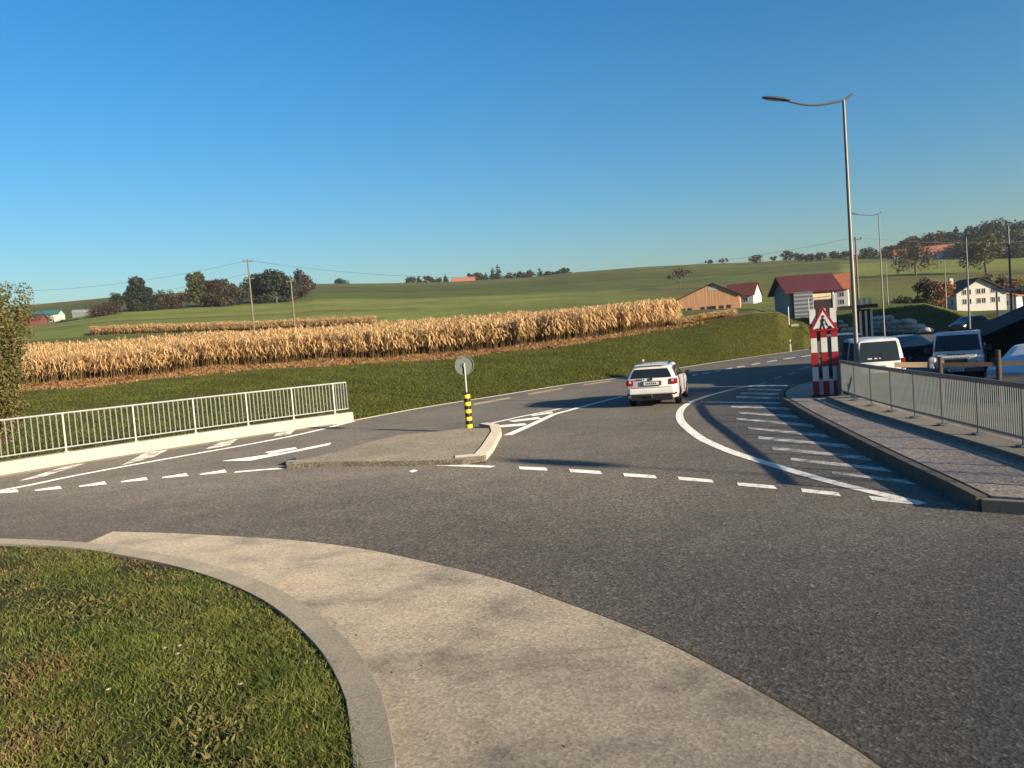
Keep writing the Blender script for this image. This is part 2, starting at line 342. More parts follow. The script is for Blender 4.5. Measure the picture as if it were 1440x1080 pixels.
# land cover: real colours of the crops and meadows
def colour():
    Z=np.zeros(GD.shape+(3,)); A=np.degrees(azs)
    pxs=720+1100*np.tan(np.clip(azs,-1.2,1.2))       # rough column names, only to name the fields
    mead=np.array([.098,.113,.03]); olive=np.array([.12,.115,.04]); dk=np.array([.072,.09,.026]); lt=np.array([.168,.195,.046]); soil=np.array([.1,.06,.03]); stub=np.array([.24,.185,.1]); tan=np.array([.4,.28,.14])
    for i in range(GD.shape[0]):
        s=GS[i]; t=s-int(s)
        c=np.tile(mead,(len(azs),1))
        if s<1: c[:]=(.12,.115,.1)
        elif s<2:
            c[:]=np.array([.058,.058,.012])
            left=pxs<1010
            if t>.84: c[left]=soil*(1.2 if (i%3) else .8)
        elif s<3:
            c[pxs<955]=soil
            m=(pxs>=955)&(pxs<1110); c[m]=stub*.75 if t<.35 else olive
        elif s<4:
            f=np.clip((pxs-(150+t*120))/60,0,1)[:,None]; g=np.clip((560-pxs)/60,0,1)[:,None]
            c=c*(1-f*g)+(stub*.72)*f*g
            if t<.12: c[pxs<560]=dk
            if t>.9: c[pxs<200]=mead
        elif s<5:
            st=.5+.5*math.sin(t*21.); e=np.clip((pxs-560)/320,0,1)[:,None]; c[:]=lt*(1-.35*st)+mead*.35*st
            if t<.3: c[:]=lt*(1-e)+mead*1.1*e
            if .42<t<.47: c[pxs<600]=olive
            e=np.clip((pxs-760)/200,0,1)[:,None]; r=pxs>880; c[:]=c*(1-e)+(mead*1.1 if t<.5 else olive*.9)*e
            if .78<t<.84: c[r]=dk
        elif s<6:
            c[:]=dk*1.15 if t<.35 else mead*.8
            if .3<t<.36: c[:]=dk*.8
            if .66<t<.7: c[pxs>650]=olive
            if t>.7: c[:]=mead*.78+olive*.2
            if t>.93: c[pxs<300]=tan
            if t>.965: c[(pxs>700)&(pxs<1200)]=tan*.8
            r=pxs>1190; c[r]=lt*.85 if t<.5 else mead
            if .6<t<.63: c[r]=olive
        else: c[:]=(.07,.09,.04)
        Z[i]=c
    for it in range(2):
        Z[:,1:-1]=.25*Z[:,:-2]+.5*Z[:,1:-1]+.25*Z[:,2:]
    return Z
GC=colour()
nr,nc=GD.shape
V=np.stack([GD*np.sin(azs)[None],GD*np.cos(azs)[None],GZ],-1).reshape(-1,3)
ii,jj=np.meshgrid(np.arange(nr-1),np.arange(nc-1),indexing='ij'); k=(ii*nc+jj).ravel()
Q=np.stack([k,k+nc,k+nc+1,k+1],-1)[:,::-1]
tag(np_mesh('ground',V,Q,M['terrain'],cols=GC.reshape(-1,3),smooth=True),kind='structure')
# ------------------------------------------------------------------ road and paved surfaces
right_far=[(math.sin(math.radians(a))*d,math.cos(math.radians(a))*d) for a,d in ((21.3,88),(23.5,99),(25.2,103),(26.5,98),(28.4,91),(30,92),(32,102),(36,108),(48,100),(70,70),(100,60),(140,50),(180,45),(-140,45),(-105,45))]
wall_px=[(0,668),(100,649),(200,633),(300,620.5),(400,607),(498,592)]
wl=[(-14.9,22.0),(-13.05,24.4),(-10.8,26.9),(-8.6,29.0),(-6.36,30.9)]
road=[(-44,7.5),(-30,7.6),(-20,13.5)]+wl+edge[1:]+right_far
tag(MB().flat(road,0.).build('road',M['asphalt']),kind='structure')
def mark(name,polys,mat,z=.004):
    m=MB()
    for p in polys: m.flat(p,z)
    return tag(m.build(name,mat),kind='structure')
def ribbon_poly(pts,w):
    pts=[np.array(p) for p in pts]; a=[];b=[]
    for i,p in enumerate(pts):
        d=pts[min(i+1,len(pts)-1)]-pts[max(i-1,0)]; d/=np.linalg.norm(d); n=np.array([-d[1],d[0]]); ww=w[i] if hasattr(w,'__len__') else w
        a.append(p+n*ww/2); b.append(p-n*ww/2)
    return a,b
def strips(pts,w):
    a,b=ribbon_poly(pts,w); return [[a[i],a[i+1],b[i+1],b[i]] for i in range(len(a)-1)]
def spline(pts,n=8):
    P=[np.array(p,float) for p in pts]; P=[2*P[0]-P[1]]+P+[2*P[-1]-P[-2]]; out=[]
    for i in range(1,len(P)-2):
        for k in range(n):
            t=k/n; a,b,c,d=P[i-1],P[i],P[i+1],P[i+2]
            out.append(.5*((2*b)+(c-a)*t+(2*a-5*b+4*c-d)*t*t+(3*b-a-3*c+d)*t**3))
    out.append(P[-2]); return out
# roundabout give-way dashes on the right
dR=[[(729,656),(768,658),(770,662),(731,660)],[(800,659.5),(844,662.5),(847,667),(802,664)],[(876,665.5),(921,668.5),(924,673),(878,670)],[(953,670.5),(1001,674.5),(1004,679),(955,675)],[(1036,678.5),(1088,683),(1093,688),(1038,683)],[(1126,687),(1178,692.5),(1183,698),(1128,692)],[(1221,697.5),(1262,702),(1296,710.5),(1226,703.5)]]
mark('dashed_marking',[g2(p) for p in dR],M['paint'])
dL=[[(-38,698),(-4,693),(-6,697.5)],[(-12,693),(24,688),(26,692),(-12,694.5)],[(49,689),(84,683.5),(87,687.5),(49,690.5)],[(111,683.5),(147,677),(150,681),(111,685)],[(170,677),(205,671),(208,675),(170,678.5)],[(228,671),(262,665.5),(265,669.5),(228,672.5)],[(281,666.5),(316,660.5),(319,664.5),(281,668)]]
mark('dashed_marking',[g2(p) for p in dL],M['paint'])
cur=spline([(5.62,10.85),(5.1,12.9),(4.72,15.2),(4.52,17.),(4.5,19.3),(4.88,23.),(5.72,26.4),(7.,29.2),(9.,32.),(10.4,33.3)],8)
mark('curved_edge_line',strips(cur,[.19+.05*math.sin(math.pi*min(1,i/(len(cur)*.8))) for i in range(len(cur))]),M['paint'],.007)
# worn hatching beside the kerb
ht=[[(985,564.5),(1120,566.2),(1120,568.5),(985,566)],[(1028,571),(1110,573.2),(1113,576.5),(1028,573)],[(1040,579.4),(1120,584.3),(1124,588),(1040,581.5)],[(1036,588),(1140,596.5),(1146,601),(1036,590)],[(1052,600.5),(1160,611),(1168,616),(1052,603)],[(1066,613.5),(1190,625.5),(1200,631),(1066,617)],[(1086,628.5),(1214,641.5),(1228,648),(1086,632)],[(1112,644),(1240,657.5),(1256,664),(1112,647.5)],[(1170,663),(1275,675.5),(1290,682),(1170,666)],[(1035,557),(1097,559),(1097,562),(1035,559.5)],[(1042,552),(1096,553),(1096,555.5),(1042,554)],[(1052,546.5),(1099,547.5),(1099,549.5),(1052,548.5)],[(1060,541),(1108,541.5),(1108,543.5),(1060,543)]]
mark('hatched_marking',[g2(p) for p in ht],M['paint_worn'])
# centre line, nose hatching
mark('centre_line',strips([np.array(p) for p in g2([(714,612),(746,598),(778,583),(830,569),(880,556)])],[.28,.26,.24,.22,.2])+strips([np.array(p) for p in g2([(882,555.6),(940,549),(1000,545)])],.2),M['paint'])
mark('nose_hatching',[g2(p) for p in ([(681,600),(738,595.4),(741,598.4),(690,602.2)],[(715,592),(757,586.4),(761,589.2),(721,593.6)],[(746,584),(776,579),(778,581.2),(749,585.2)])],M['paint'],.0075)
mark('nose_hatching',strips([np.array(p) for p in g2([(684,597),(736,585.5),(788,575)])],.18),M['paint'],.011)
mark('yellow_dashes',[g2(p) for p in ([(1066,540),(1076,537),(1079,538.5),(1068,541.5)],[(1088,531.5),(1098,528.5),(1101,530),(1091,533)],[(1107,526),(1117,523.5),(1120,525),(1110,527.5)],[(1123,519),(1138,514.5),(1141,516),(1126,520.5)])],M['paint_yellow'])
mark('lane_dashes',[g2(p) for p in ([(972,527.5),(981,525.7),(982,527),(974,529)],[(987,525),(997,523.2),(998,524.6),(988,526.4)],[(1004,521.7),(1013,520),(1014,521.4),(1005,523)],[(1020,518.8),(1029,517),(1030,518.3),(1021,520)],[(1036,516),(1047,514),(1048,515.3),(1037,517.2)],[(1056,512.3),(1068,510.2),(1069,511.5),(1057,513.5)],[(1078,508.5),(1092,506),(1093,507.2),(1079,509.7)],[(1101,504.5),(1118,502),(1119,503.2),(1102,505.7)],[(1126,501),(1146,498.5),(1147,499.6),(1127,502)])],M['paint_worn'])
mark('bike_lane_line',[g2(p) for p in ([(665,567.5),(716,558.5),(719,560.5),(667,570)],[(742,553.5),(790,545.5),(792,547),(744,555.5)],[(820,540.5),(858,535),(860,536.3),(822,542)])],M['paint_yellow'])
# left exit: edge line, hatching against the wall, lead-in wedge
le=spline([(-19.5,12.5),(-15.2,16.8)]+g2([(0,690),(100,670),(180,655),(270,639),(360,623),(430,609),(497,592.5)]),5)
mark('edge_line',strips(le,.24),M['paint'])
mark('wall_hatching',[g2(p) for p in ([(25,677),(92,656),(120,652),(60,671)],[(170,655),(205,636.5),(236,633),(216,643)],[(288,632),(308,623),(335,617),(322,627)],[(384,614),(393,607),(417,603),(408,611)],[(466,598),(474,593),(494,590.5),(488,595)])],M['paint_worn'],.008)
mark('lead_in_wedge',[g2(p) for p in ([(311,648.5),(400,636),(466,622.5),(463,626),(352,648)],[(372,636),(415,629),(418,631),(380,638.5)])],M['paint'],.0045)
mark('road_marking_remnant',[g2([(575,662.5),(583,660.5),(588,662),(580,664.5)])],M['paint'])
mark('island_edge_line',strips([np.array(p) for p in g2([(330,664),(384,659.5),(460,655),(555,652.5),(630,654),(694,656.5)])],.22),M['paint'])
# pale concrete strip along the verge
es=[np.array(p) for p in spline(edge,4)]
tag(MB().ribbon(*([ribbon_poly([e+np.array([-.08,.08]) for e in es],.36)[k] for k in (0,1)]),.012,.012).build('verge_strip',M['kerb_pale']),kind='structure')
# grit line where the outer ring meets the apron etc. : splitter island
isl=g2([(402,652.5),(440,650),(480,648.5),(560,648),(650,646),(682,641),(694,626),(703,609),(699,603.5),(690,602),(660,601.5),(600,608),(560,612),(520,621),(480,633),(430,645)],.13)
m=MB().prism(isl,-.02,.13); tag(m.build('splitter_island',M['island'],bevel=.02),kind='structure')
def kerbrun(name,pts,w,z0,z1,mat,seg=1.,gap=.01,side=1):
    pts=[np.array(p,float) for p in pts]; L=[0]
    for i in range(len(pts)-1): L.append(L[-1]+np.linalg.norm(pts[i+1]-pts[i]))
    X=np.array(pts); tot=L[-1]; n=max(1,round(tot/seg)); m=MB()
    def P(s): return np.array([np.interp(s,L,X[:,0]),np.interp(s,L,X[:,1])])
    for k in range(n):
        s0,s1=tot*k/n+gap/2,tot*(k+1)/n-gap/2; q=[P(s0+(s1-s0)*j/3) for j in range(4)]; e=[]
        for j in range(4):
            d=(P(min(tot,s0+(s1-s0)*j/3+.05))-P(max(0,s0+(s1-s0)*j/3-.05))); d/=np.linalg.norm(d); e.append(q[j]+np.array([-d[1],d[0]])*w*side)
        m.prism(q+e[::-1],z0,z1+random.uniform(-.001,.001))
    return tag(m.build(name,mat,bevel=.006),kind='structure')
kerbrun('splitter_kerb',g2([(640,652),(683,648.5),(694,635),(706,612),(702,603),(686,600.5)],.0),.3,-.02,.15,M['kerb_pale'],.9,side=1)
kerbrun('splitter_kerb',g2([(402,655),(440,653),(480,652),(560,652),(638,652)],.0),.22,-.02,.105,M['kerb'],1.,side=1)
nn=g2([(398,654.5),(416,647.5),(420,655)]); tag(MB().prism(nn,-.01,.085).build('island_nose',M['black'],bevel=.02),kind='structure')
gt=spline([(-20.3,13.8)]+wl,5); ga,gb=ribbon_poly(gt,1.1)
tag(MB().ribbon(ga,gb,.003,.003).build('gutter_strip',M['island']),kind='structure')
tag(MB().ribbon(*ribbon_poly([np.array(q) for q in g2([(404,657),(440,655),(480,653.6),(560,653.2),(640,653.6),(684,650.2)])],.12),.0055,.0055).build('dirt_strip',M['grass_soil']),kind='structure')
# ------------------------------------------------------------------ central island: apron, kerb ring, turf
def arc(c,r,a0,a1,n): return [np.array([c[0]+r*math.cos(a0+(a1-a0)*i/n),c[1]+r*math.sin(a0+(a1-a0)*i/n)]) for i in range(n+1)]
ap_out=[np.array(p) for p in spline([(-6.95,13.15)]+g2([(250,750),(400,758.5),(500,770),(600,790),(700,814),(780,842),(860,871),(940,905),(1010,941),(1080,979),(1160,1027),(1240,1080)],.02)+[(2.45,2.6),(2.5,.5),(2.2,-2)],5)]
ko=[np.array(p) for p in spline([(-13.,13.1),(-10.,12.85)]+g2([(95,763),(200,776),(300,797),(400,835),(480,894),(528,958),(547,1018)],.2)+[(-.86,4.4),(-.9,3.),(-1.3,1.),(-2.2,-1.)],6)]
def resamp(P,n):
    P=np.array(P); L=np.concatenate([[0],np.cumsum(np.linalg.norm(np.diff(P,axis=0),axis=1))]); s=np.linspace(0,L[-1],n); return np.stack([np.interp(s,L,P[:,0]),np.interp(s,L,P[:,1])],-1)
kb_in=[p for p in ko if p[0]>-7.3]
AO=resamp(ap_out,90); KI=resamp(kb_in,90)
m=MB(); n=90; rows=6
vs=[];fs=[]
for r in range(rows+1):
    t=r/rows
    for i in range(n):
        p=AO[i]*(1-t)+KI[i]*t; vs.append((p[0],p[1],.018+.055*t))
for r in range(rows):
    for i in range(n-1): fs.append((r*n+i,r*n+i+1,(r+1)*n+i+1,(r+1)*n+i))
vs2=[(p[0],p[1],-.02) for p in AO]; b=len(vs); vs+=vs2
for i in range(n-1): fs.append((i,b+i,b+i+1,i+1))
m.add(vs,fs); tag(m.build('apron',M['apron'],smooth=True),kind='structure')
def slope_z(p):
    # height of the apron at a point
    d1=np.min(np.linalg.norm(AO-p,axis=1)); d2=np.min(np.linalg.norm(KI-p,axis=1)); return .018+.055*d1/(d1+d2)
jl=[np.array(p) for p in g2([(552,946),(640,934),(730,922),(820,910),(905,899)],.07)]
a,b=ribbon_poly(jl,.03); m=MB(); m.add([(p[0],p[1],slope_z(p)+.006) for p in a]+[(p[0],p[1],slope_z(p)+.006) for p in b],[(i,i+1,len(a)+i+1,len(a)+i) for i in range(len(a)-1)]); tag(m.build('expansion_joint',M['kerb']),kind='structure')
tag(MB().add([(*p,.006) for p in ribbon_poly(ap_out,.07)[0]]+[(*p,.006) for p in ribbon_poly(ap_out,.07)[1]],[(i,i+1,len(ap_out)+i+1,len(ap_out)+i) for i in range(len(ap_out)-1)]).build('grit_line',M['black_film'] if False else M['grass_soil']),kind='structure')
kerbrun('island_kerb',ko[::-1],.265,-.02,.225,M['kerb'],1.0,.007,side=1)
# turf mound
ki=[]
for i,p in enumerate(ko):
    d=ko[min(i+1,len(ko)-1)]-ko[max(i-1,0)]; d/=np.linalg.norm(d); ki.append(p+np.array([d[1],-d[0]])*.275)
KIN=resamp(ki,80); cen=np.array([-9.,3.]); vs=[];fs=[];rr=14
def mound(t): return .19+.38*(1-(1-t)**2)
for r in range(rr+1):
    t=r/rr
    for i in range(80):
        p=KIN[i]*(1-t)+cen*t; vs.append((p[0],p[1],mound(t)+(.02*math.sin(p[0]*3.1)+.02*math.sin(p[1]*2.7+p[0]))*min(1,t*6)))
for r in range(rr):
    for i in range(79): fs.append((r*80+i,r*80+i+1,(r+1)*80+i+1,(r+1)*80+i))
MB().add(vs,fs)
turf=MB().add(vs,fs).build('turf_mound',M['grass_soil'],smooth=True); tag(turf,kind='structure')
def turf_t(x,y):
    # fraction from kerb (0) to centre (1) by polar lookup about the centre
    a=np.arctan2(KIN[:,1]-cen[1],KIN[:,0]-cen[0]); R=np.hypot(KIN[:,1]-cen[1],KIN[:,0]-cen[0]); o=np.argsort(a)
    return 1-np.hypot(x-cen[0],y-cen[1])/np.interp(np.arctan2(y-cen[1],x-cen[0]),a[o],R[o])
# ------------------------------------------------------------------ grass blades
def blades(name,x,y,z,h,w,lean,mat,up=1.):
    n=len(x); a=RNG.uniform(0,2*math.pi,n); b=RNG.uniform(0,2*math.pi,n); ln=lean*RNG.uniform(.2,1,n)*h
    dx,dy=np.cos(a)*w,np.sin(a)*w; lx,ly=np.cos(b)*ln,np.sin(b)*ln
    P0=np.stack([x-dx,y-dy,z],-1); P1=np.stack([x+dx,y+dy,z],-1)
    M0=np.stack([x-dx*.8+lx*.35,y-dy*.8+ly*.35,z+h*.6],-1); M1=np.stack([x+dx*.8+lx*.35,y+dy*.8+ly*.35,z+h*.6],-1)
    T0=np.stack([x+lx-dx*.2,y+ly-dy*.2,z+h*up],-1); T1=np.stack([x+lx+dx*.2,y+ly+dy*.2,z+h*up],-1)
    V=np.stack([P0,P1,M1,M0,T1,T0],1).reshape(-1,3); k=np.arange(n)*6
    Q=np.concatenate([np.stack([k,k+1,k+2,k+3],-1),np.stack([k+3,k+2,k+4,k+5],-1)])
    return np_mesh(name,V,Q,mat)
def nz(x,y,s,seed=0):
    return (np.sin(x*s*1.3+seed)*np.sin(y*s*1.1+seed*2.1)+np.sin(x*s*2.9+y*s*1.7+seed)*.6+np.sin(y*s*4.1-x*s*3.3+seed*3)*.4)/2
N=950000
x=RNG.uniform(-11.5,-.8,N); y=RNG.uniform(3.4,13.2,N)
dens=np.clip(11.5-np.hypot(x,y),1.5,8)/8
t=turf_t(x,y); keep=(t>-.007)&(t<.75)&(RNG.uniform(0,1,N)<dens*(.55+.6*smoothstep(nz(x,y,1.6,1)+.6)))&(y>-.9*x*.0+3.4)
x,y,t=x[keep],y[keep],t[keep]
bare=(t<.06)&(nz(x,y,1.1,5)>.25); x,y,t=x[~bare],y[~bare],t[~bare]
t=np.maximum(t,0); z=mound(t)-.01+(.02*np.sin(x*3.1)+.02*np.sin(y*2.7+x))*np.minimum(1,t*6)
dry=(nz(x,y,.8,9)+RNG.normal(0,.3,len(x)))>.72
h=RNG.uniform(.014,.055,len(x))*(1+.7*np.clip(nz(x,y,2.3,4),0,1))
tag(blades('grass',x[~dry],y[~dry],z[~dry],h[~dry],RNG.uniform(.002,.0055,(~dry).sum()),1.5,M['blade']),kind='stuff')
tag(blades('dry_grass',x[dry],y[dry],z[dry],h[dry]*.7,RNG.uniform(.003,.008,dry.sum()),1.3,M['blade_dry']),kind='stuff')
# broad leaves of clover and dandelion, dead leaves near the kerb
N=60000; x=RNG.uniform(-10,-1,N); y=RNG.uniform(4,13,N); t=turf_t(x,y); k=(t>.01)&(t<.7)&(nz(x,y,1.9,3)+RNG.normal(0,.3,len(x))>.2); x,y,t=x[k],y[k],t[k]
tag(blades('clover',x,y,mound(t)+.0,RNG.uniform(.012,.05,len(x)),RNG.uniform(.006,.016,len(x)),2.2,M['lf_bush']),kind='stuff')
N=2000; x=RNG.uniform(-6,-1,N); y=RNG.uniform(4,11,N); t=turf_t(x,y); k=(t>.005)&(t<.13)&(nz(x,y,1.2,8)>-.1); x,y,t=x[k],y[k],t[k]
tag(blades('fallen_leaves',x,y,mound(t)+.01,RNG.uniform(.008,.03,len(x)),RNG.uniform(.004,.012,len(x)),2.,M['blade_dry']),kind='stuff')
for k,(px,py) in enumerate([(232,913),(253,908),(250,920),(153,978),(338,957)]):
    q=gz(px,py,.33); d_=thing('daisy','small white daisy flower standing in the grass of the central island','flower',(q[0],q[1],float(mound(turf_t(np.array([q[0]]),np.array([q[1]]))[0]))),k*1.1,'daisies in the island grass')
    MB().tube([(0,0,-.01),(.003,0,.05)],.002,5).build('stem',M['blade'],d_)
    m=MB()
    for j in range(11):
        a=j*2*math.pi/11; c,s=math.cos(a),math.sin(a); m.add([(.005*c,.005*s,.051),(.017*c-.004*s,.017*s+.004*c,.053),(.021*c,.021*s,.052),(.017*c+.004*s,.017*s-.004*c,.053)],[(0,1,2,3)])
    m.build('petals',M['white'],d_); MB().lathe([(.001,.05),(.0055,.05),(.005,.055),(.001,.057)],10).build('flower_centre',M['yellow'],d_)
N=26000; x=RNG.uniform(-8,-1,N); y=RNG.uniform(4,12,N); t=turf_t(x,y); k=(t>-.004)&(t<.055)&(nz(x,y,.9,12)+RNG.normal(0,.25,N)>.3); x,y,t=x[k],y[k],np.maximum(t[k],0)
tag(blades('dry_thatch',x,y,mound(t)+.005,RNG.uniform(.01,.03,len(x)),RNG.uniform(.003,.008,len(x)),2.4,M['blade_dry']),kind='stuff')
N=420; x=RNG.uniform(-6,2,N); y=RNG.uniform(4.6,12,N); d1=np.array([np.min(np.hypot(AO[:,0]-a,AO[:,1]-b)) for a,b in zip(x,y)]); d2=np.array([np.min(np.hypot(KI[:,0]-a,KI[:,1]-b)) for a,b in zip(x,y)]); tt=turf_t(x,y); w_=np.min(np.stack([d1,d2]),0); k=(d1+d2<3.6)&(tt<-.035)&((w_<.25)|(RNG.uniform(0,1,N)<.12)); x,y=x[k],y[k]
tag(blades('apron_debris',x,y,np.array([slope_z(np.array([a,b])) for a,b in zip(x,y)])+.004,RNG.uniform(.004,.014,len(x)),RNG.uniform(.004,.011,len(x)),2.4,M['blade_dry']),kind='stuff')
# verge and bank
def polar_sample(n,a0,a1,s0,s1):
    a=RNG.uniform(math.radians(a0),math.radians(a1),n); s=RNG.uniform(0,1,n)
    dA,_=at(LA,a); dB,_=at(LB,a); d=dA+(dB-dA)*(s0+(s1-s0)*s); return np.sin(a)*d,np.cos(a)*d
x,y=polar_sample(230000,-36,21,0.005,.86); z=ground(x,y)
k=nz(x,y,.5,2)+RNG.normal(0,.5,len(x))>-.7; x,y,z=x[k],y[k],z[k]
tag(blades('bank_grass',x,y,z-.02,RNG.uniform(.04,.11,len(x))*(1+.6*np.clip(nz(x,y,.7,6),0,1)),RNG.uniform(.008,.02,len(x)),1.2,M['blade_far']),kind='stuff')
x,y=polar_sample(9000,-36,14,.86,.985); z=ground(x,y)
tag(blades('maize_litter',x,y,z-.01,RNG.uniform(.04,.22,len(x)),RNG.uniform(.03,.07,len(x)),2.2,M['litter']),kind='stuff')
x,y=corn_zone(5200,20,958,LB,LC,.0,.1) if False else (None,None)
# bank on the right of the road, lawn behind the boulders
a=RNG.uniform(math.radians(20.5),math.radians(32.5),16000); d=RNG.uniform(82,125,16000); x,y=np.sin(a)*d,np.cos(a)*d; z=ground(x,y); k=(z>.5); x,y,z=x[k],y[k],z[k]
tag(blades('lawn_grass',x,y,z-.02,RNG.uniform(.06,.16,len(x)),RNG.uniform(.03,.06,len(x)),1.,M['blade_far']),kind='stuff')
# ------------------------------------------------------------------ maize
def stalk_mesh(h,nl,seed):
    r=np.random.default_rng(seed); V=[];Q=[]
    def quad(p): b=len(V); V.extend(p); Q.append((b,b+1,b+2,b+3))
    w=.014
    for ax in ((1,0),(0,1)):
        quad([(-w*ax[0],-w*ax[1],0),(w*ax[0],w*ax[1],0),(w*.5*ax[0],w*.5*ax[1],h*.9),(-w*.5*ax[0],-w*.5*ax[1],h*.9)])
    for i in range(nl):
        z=h*(.4+.58*(i/nl)**.85)+r.uniform(-.05,.05); a=r.uniform(0,2*math.pi); L=r.uniform(.35,.7); ww=r.uniform(.028,.048); c,s=math.cos(a),math.sin(a); nx,ny=-s*ww,c*ww
        up=r.uniform(.1,.3); dr=r.uniform(.15,.6)
        p=[(0,0,z),(c*L*.45,s*L*.45,z+up),(c*L,s*L,z+up-dr)]
        wd=[.7,1.,.3]
        for k in range(2):
            quad([(p[k][0]-nx*wd[k],p[k][1]-ny*wd[k],p[k][2]),(p[k][0]+nx*wd[k],p[k][1]+ny*wd[k],p[k][2]),(p[k+1][0]+nx*wd[k+1],p[k+1][1]+ny*wd[k+1],p[k+1][2]),(p[k+1][0]-nx*wd[k+1],p[k+1][1]-ny*wd[k+1],p[k+1][2])])
    for i in range(4):
        a=r.uniform(0,2*math.pi); c,s=math.cos(a)*.12,math.sin(a)*.12
        quad([(-.012,0,h*.88),(.012,0,h*.88),(c+.01,s,h*1.02+r.uniform(0,.1)),(c-.01,s,h*1.02)])
    return np.array(V),np.array(Q)
VAR=[stalk_mesh(2.1+.06*k,13,k) for k in range(7)]
def plant(name,x,y,z,mat,scale=1.,wide=1.):
    AV=[];AQ=[];o=0; ch=RNG.integers(0,len(VAR),len(x))
    for v,(BV,BQ) in enumerate(VAR):
        k=np.where(ch==v)[0]
        if not len(k): continue
        a=RNG.uniform(0,2*math.pi,len(k)); s=RNG.uniform(.78,1.14,len(k))*scale; c,sn=np.cos(a)*wide,np.sin(a)*wide
        X=BV[None,:,0]*c[:,None]-BV[None,:,1]*sn[:,None]; Y=BV[None,:,0]*sn[:,None]+BV[None,:,1]*c[:,None]; Z=BV[None,:,2]*s[:,None]
        lx=RNG.normal(0,.06,len(k))[:,None]; ly=RNG.normal(0,.06,len(k))[:,None]
        P=np.stack([X+x[k,None]+lx*Z,Y+y[k,None]+ly*Z,Z+z[k,None]],-1).reshape(-1,3)
        q=(BQ[None]+(np.arange(len(k))*len(BV))[:,None,None]).reshape(-1,4)+o; AV.append(P);AQ.append(q);o+=len(P)
    o_=np_mesh(name,np.concatenate(AV),np.concatenate(AQ),mat); o_.data.materials.append(M['stem'])
    mi=np.concatenate([np.tile(np.r_[1,1,np.zeros(len(VAR[v][1])-2,int)],int((ch==v).sum())) for v in range(len(VAR))]).astype(np.int32)
    if len(mi)==len(o_.data.polygons): o_.data.polygons.foreach_set('material_index',mi)
    return o_
def corn_zone(n,px0,px1,LX,LY,f0,f1):
    a0=azof(gd(px0,500,70)); a1=azof(gd(px1,500,70)); a=RNG.uniform(a0,a1,n); t=RNG.uniform(f0,f1,n)
    d0,_=at(LX,a); d1,_=at(LY,a); d=d0+(d1-d0)*t; return np.sin(a)*d,np.cos(a)*d
x,y=corn_zone(5200,10,960,LB,LC,.0,.11); z=ground(x,y)
tag(blades('maize_litter',x,y,z-.01,RNG.uniform(.04,.25,len(x)),RNG.uniform(.03,.07,len(x)),2.2,M['litter']),kind='stuff')
x1,y1=corn_zone(3600,20,958,LB,LC,.09,.2); x2,y2=corn_zone(8000,20,950,LB,LC,.2,1.)
x=np.concatenate([x1,x2]); y=np.concatenate([y1,y2]); y=np.round(y/.75)*.75+RNG.normal(0,.06,len(y)); kk=nz(x,y,.8,3)+RNG.normal(0,.35,len(x))<.8; x,y=x[kk],y[kk]; z=ground(x,y)
tag(plant('maize_crop',x,y,z-.05,M['corn'],1.,1.15),kind='stuff')
x,y=corn_zone(900,950,1035,LB,LC,.0,.14); z=ground(x,y); tag(plant('maize_stubble',x,y,z-.05,M['corn'],.28,1.),kind='stuff')
a=RNG.uniform(azof(gd(128,465,240)),azof(gd(528,455,240)),2600); d0,_=at(LD,a); d=d0+RNG.uniform(0,9,len(a)); x,y=np.sin(a)*d,np.cos(a)*d
tag(plant('far_maize_strip',x,y,ground(x,y)-.05,M['corn'],1.0,2.2),kind='stuff')
# ------------------------------------------------------------------ vehicles
def car_grid(st):
    rows=[]
    for s in st:
        y,zb,zm,zt,wb,wm,wt,ly=s; P=[(0,zb),(wb*.85,zb),(wb,zb+.06),(wm*.995,zb+.3*(zm-zb)),(wm,zb+.62*(zm-zb)),(wm*.985,zb+.9*(zm-zb)),(wm*.955,zm)]
        a=(wm*.945,zm+.01); b=(wt,zt-.08)
        P+=[a,(a[0]+(b[0]-a[0])*.35+.012,a[1]+(b[1]-a[1])*.35),(a[0]+(b[0]-a[0])*.7+.012,a[1]+(b[1]-a[1])*.7),b,(wt-.05,zt-.025),(wt*.55,zt+.005),(0,zt+.015)]
        rows.append([(x,y+ly*max(0,z-zm),z) for x,z in P])
    G=np.array(rows,float); n=len(st); u=np.linspace(0,n-1,(n-1)*4+1); out=np.zeros((len(u),G.shape[1],3))
    for k,t in enumerate(u):
        i=min(int(t),n-2); f=t-i; p0,p1,p2,p3=G[max(i-1,0)],G[i],G[i+1],G[min(i+2,n-1)]
        lin=p1+(p2-p1)*f; cr=.5*((2*p1)+(p2-p0)*f+(2*p0-5*p1+4*p2-p3)*f*f+(3*p1-p0-3*p2+p3)*f**3); out[k]=.5*lin+.5*cr
    return out
def surf(G,u,v):
    u=np.clip(u*4,0,G.shape[0]-1.001); v=np.clip(v,0,G.shape[1]-1.001); i,j=int(u),int(v); a,b=u-i,v-j
    return G[i,j]*(1-a)*(1-b)+G[i+1,j]*a*(1-b)+G[i,j+1]*(1-a)*b+G[i+1,j+1]*a*b
def body_mesh(G):
    m=MB(); nu,nv,_=G.shape
    vs=[tuple(p) for p in G.reshape(-1,3)]; L=[(-p[0],p[1],p[2]) for p in vs]; n=len(vs); fs=[]
    for i in range(nu-1):
        for j in range(nv-1):
            a=i*nv+j; fs.append((a,a+1,a+nv+1,a+nv)); fs.append((n+a,n+a+nv,n+a+nv+1,n+a+1))
    for i in (0,nu-1):
        for j in range(nv-1):
            a=i*nv+j; fs.append((a,a+1,n+a+1,n+a) if i else (a,n+a,n+a+1,a+1))
    m.add(vs+L,fs); return m
